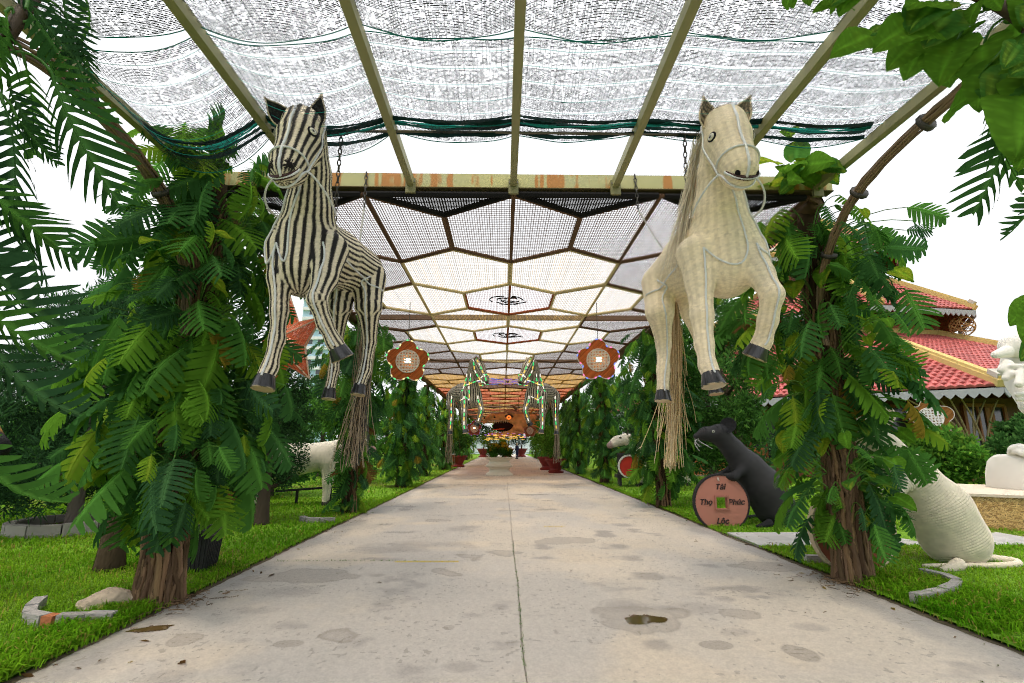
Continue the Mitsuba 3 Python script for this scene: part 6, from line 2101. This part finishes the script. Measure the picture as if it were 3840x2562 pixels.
c = np.where((v[:, 2:] > D0[2] + .72), lin(.30, .20, .14) * (.6 + .9 * q), c)
scene[numbered(dg + '__head')] = plydict((v, f, c), 'm_stone', True)
put('mouth_lining', MB(lin(.02, .008, .006)).ball(DP(-.05, -.1, .1), (.85, .30, .38), None, 2), 'm_matte', dg, smooth=True)
put('tongue', MB(lin(.60, .07, .02)).tube(spline([DP(.2, -.2, -.1), DP(-.4, -.30, -.12), DP(-.9, -.33, -.1)], 8), np.linspace(.07, .03, 8), 6), 'm_satin', dg, smooth=True)
tm = MB(lin(.6, .52, .36))
for j in range(10):
    for sy in (-.24, .24):
        x = -1.2 + j * .15
        tm.tube([DP(x, .28 + .006 * j, sy), DP(x - .02, .10, sy)], [.05, .006], 5)
        if j > 2:
            tm.tube([DP(x, -.56, sy * .7), DP(x, -.42, sy * .7)], [.045, .006], 5)
put('teeth', tm, 'm_satin', dg)
scene[numbered(dg + '__eye')] = plydict(MB(lin(.8, .2, .03)).ball(DP(.22, .47, -.56), (.15, .07, .15), None, 2), 'm_matte', True, emitter=lamp((1, .22, .04), .22))
put('pupil', MB(lin(.1, .02, .01)).ball(DP(.22, .47, -.63), (.05, .02, .06), None, 1), 'm_satin', dg)
put('eyelid', MB(lin(.07, .05, .05)).tube(spline([DP(-.02, .5, -.5), DP(.2, .68, -.58), (DP(.5, .5, -.5))], 8), .06, 6), 'm_matte', dg, smooth=True)
put('horn', MB(lin(.22, .16, .12)).tube(spline([DP(.75, 1.0, -.25), DP(.55, 1.25, -.3), DP(.3, 1.28, -.3)], 8), np.linspace(.12, .04, 8), 7), 'm_matte', dg, smooth=True)
put('horn', MB(lin(.22, .16, .12)).tube(spline([DP(1.15, .9, -.2), DP(1.4, 1.1, -.2), DP(1.2, 1.38, -.2)], 8), np.linspace(.13, .05, 8), 7), 'm_matte', dg, smooth=True)
r = np.random.default_rng(2)
for j in range(16):
    a = r.uniform(-.9, .9)
    b = DP(1.35, .1 + .35 * a, r.uniform(-.4, .4))
    e = b + lin(r.uniform(.5, 1.1), r.uniform(-.3, .3), a * .8 + .15)
    put('mane_lock', MB(lin(.50, .25, .08) * r.uniform(.7, 1.3)).tube(spline([b, (b + e) / 2 + lin(0, 0, r.uniform(-.2, .2)), e], 8), np.linspace(.16, .015, 8), 6), 'm_matte', dg, smooth=True)
put('feeler', MB(lin(.55, .34, .18)).tube(spline([DP(.6, -.45, -.4), DP(1.5, -.62, -.45), DP(2.3, -.45, -.4), DP(2.5, .2, -.3)], 16), np.linspace(.07, .02, 16), 6), 'm_satin', dg, smooth=True)
put('nostril', MB(lin(.02, .015, .01)).ball(DP(-1.45, .45, -.18), (.07, .05, .06), None, 1).ball(DP(-.75, .5, -.42), (.08, .05, .06), None, 1), 'm_matte', dg)
put('cable', MB(lin(.1, .1, .1)).tube(np.array([DP(.9, .9), DP(.9, 1.85)]), .015, 4).tube(np.array([DP(-.4, .8), DP(-.4, 1.85)]), .015, 4), 'm_matte', dg)
lc = thing('light_curtain', 'strings of gold and violet lights hung below the dragon head', 'lights')
r = np.random.default_rng(20)
for cn, rgb, n, zr in (('gold', (1, .62, .12), 44, (-1.05, -.7)), ('violet', (.45, .2, 1), 18, (-.72, -.55)), ('pink', (1, .35, .55), 14, (-.85, -.6))):
    m = MB(np.array(rgb) * .5)
    for j in range(n):
        p = DP(r.uniform(-1.5, 1.4), r.uniform(*zr), r.uniform(-1.2, .8))
        m.tube([p, p + lin(r.uniform(.06, .30 if cn == 'gold' else .14), 0, r.normal(0, .01))], .018, 4)
    scene[numbered(lc + '__bulb_string')] = plydict(m, 'm_matte', False, emitter=lamp(rgb, .2))
    labels[list(scene)[-1]] = {'label': f'{cn} light string', 'kind': 'stuff'}
put('wire', MB(lin(.3, .2, .1)).tube(np.array([DP(-1.5, -.78, -.3), DP(1.4, -.75, -.3)]), .012, 4).tube(np.array([DP(-1.2, -.95, -.1), DP(1.2, -.92, -.1)]), .012, 4).tube(np.array([DP(0, -.5), DP(0, -.95)]), .01, 4), 'm_matte', lc)

# ------------------------------------------------------------------ small things beside the path
bn = thing('plastic_crate', 'open black plastic basket bin beside the left near vine post', 'bin')
B0, BR = lin(-3.98, 6.98, 0), rz(.12)
for k in range(4):
    a = k * PI / 2
    Rk = BR @ rz(a)
    m = MB(lin(.022, .023, .026))
    b0, b1 = .19, .23
    v = [[-b0, -b0, .01], [b0, -b0, .01], [b1, -b1, .52], [-b1, -b1, .52], [-b0, -b0 + .02, .01], [b0, -b0 + .02, .01], [b1, -b1 + .02, .52], [-b1, -b1 + .02, .52]]
    m.add(np.array(v) @ Rk.T + B0, [[0, 1, 2, 3], [5, 4, 7, 6], [3, 2, 6, 7]])
    for j in range(8):
        x = -.17 + j * .048
        m.bar(B0 + Rk @ lin(x, -.198, .05), B0 + Rk @ lin(x * 1.15, -.229, .46), .012, .012, up=Rk @ lin(0, -1, 0))
    put('side', m, 'm_satin', bn)
rim = [B0 + BR @ rz(k * PI / 2) @ lin(-.24, -.24, .53) for k in range(5)]
mm = MB(lin(.03, .03, .034))
for p, q in zip(rim[:-1], rim[1:]):
    mm.bar(p, q, .035, .04)
put('rim', mm, 'm_satin', bn)
put('bottom', MB(lin(.02, .02, .022)).box([*B0[:2], .015], [.36, .36, .02], .12), 'm_satin', bn)
rk_ = np.random.default_rng(3)
tm = trimesh.creation.icosphere(subdivisions=4)
v = np.array(tm.vertices)
v = v * (1 + .5 * (meshkit.fbm(v * 1.3 + 4, 4)[:, None] - .5)) * lin(.23, .12, .13)
v[:, 2] = v[:, 2] * (1 + .5 * np.clip(v[:, :1][:, 0] * 3, -.5, 1))
put('boulder', MB(lin(.42, .36, .28)).add(v @ rz(.35).T + [-3.92, 5.42, .08], tm.faces, np.clip(lin(.42, .35, .27) * (.6 + .8 * meshkit.fbm(v * 22, 3)[:, None]), 0, 1)), 'm_stone', smooth=True,
    label='pale lump of stone at the foot of the left near vine post', cat='stone')


def edging(label, runs, seed):
    r = np.random.default_rng(seed)
    ek = thing('brick_edging', label, 'edging')
    for (p, q, c) in runs:
        p, q = lin(*p, .075), lin(*q, .075)
        d = unit(q - p)
        put('brick', MB(np.asarray(c) * r.uniform(.85, 1.15)).bar(p + d * .006, q - d * .006 + lin(0, 0, r.uniform(-.01, .01)), .10, .11), 'm_stone', ek)


GB, OB = (.30, .29, .28), (.40, .15, .07)
edging('row of grey and orange bricks edging the grass patch at the left path edge', [((-3.50, 4.98), (-3.72, 4.95), GB), ((-3.72, 4.95), (-3.94, 4.90), GB), ((-3.94, 4.90), (-4.06, 4.92), OB), ((-4.06, 4.92), (-4.30, 5.02), GB), ((-4.30, 5.02), (-4.46, 5.22), GB), ((-4.46, 5.22), (-4.6, 5.48), GB)], 1)
edging('row of grey bricks edging the planted patch at the right path edge', [((4.17, 5.42), (4.42, 5.52), GB), ((4.42, 5.52), (4.66, 5.64), GB), ((4.66, 5.64), (4.90, 5.78), GB), ((4.90, 5.78), (5.12, 5.98), GB), ((5.12, 5.98), (5.18, 6.22), GB), ((5.18, 6.22), (5.14, 6.50), GB)], 2)
edging('short row of grey bricks in the grass left of the path, before the striped tail', [((-3.5, 11.0), (-3.8, 11.0), GB), ((-3.8, 11.0), (-4.1, 11.05), GB), ((-4.1, 11.05), (-4.3, 11.3), GB)], 3)
edging('short grey kerb bricks behind the right near trunk', [((4.14, 7.25), (4.45, 7.2), GB), ((4.45, 7.2), (4.75, 7.18), GB)], 4)
# dry litter round the two near trunks
for nm, (cx, cy) in (('left', (-3.5, 5.62)), ('right', (4.14, 6.3))):
    r = np.random.default_rng(len(nm))
    m = MB()
    for j in range(420):
        a, d = r.uniform(0, 6.28), abs(r.normal(0, .28))
        p = lin(cx + d * math.cos(a), cy + d * 1.1 * math.sin(a), .02 + r.uniform(0, .03))
        e = p + lin(*r.normal(0, .06, 2), r.normal(0, .008))
        m.tube(spline([p, (p + e) / 2 + r.normal(0, .012, 3) * lin(1, 1, .4), e], 4), r.uniform(.002, .005), 3, lin(.16, .105, .06) * r.uniform(.4, 1.6), cap=False)
    put('root_litter', m, 'm_matte', label=f'brown root litter at the foot of the {nm} near vine post', cat='plant litter', kind='stuff')
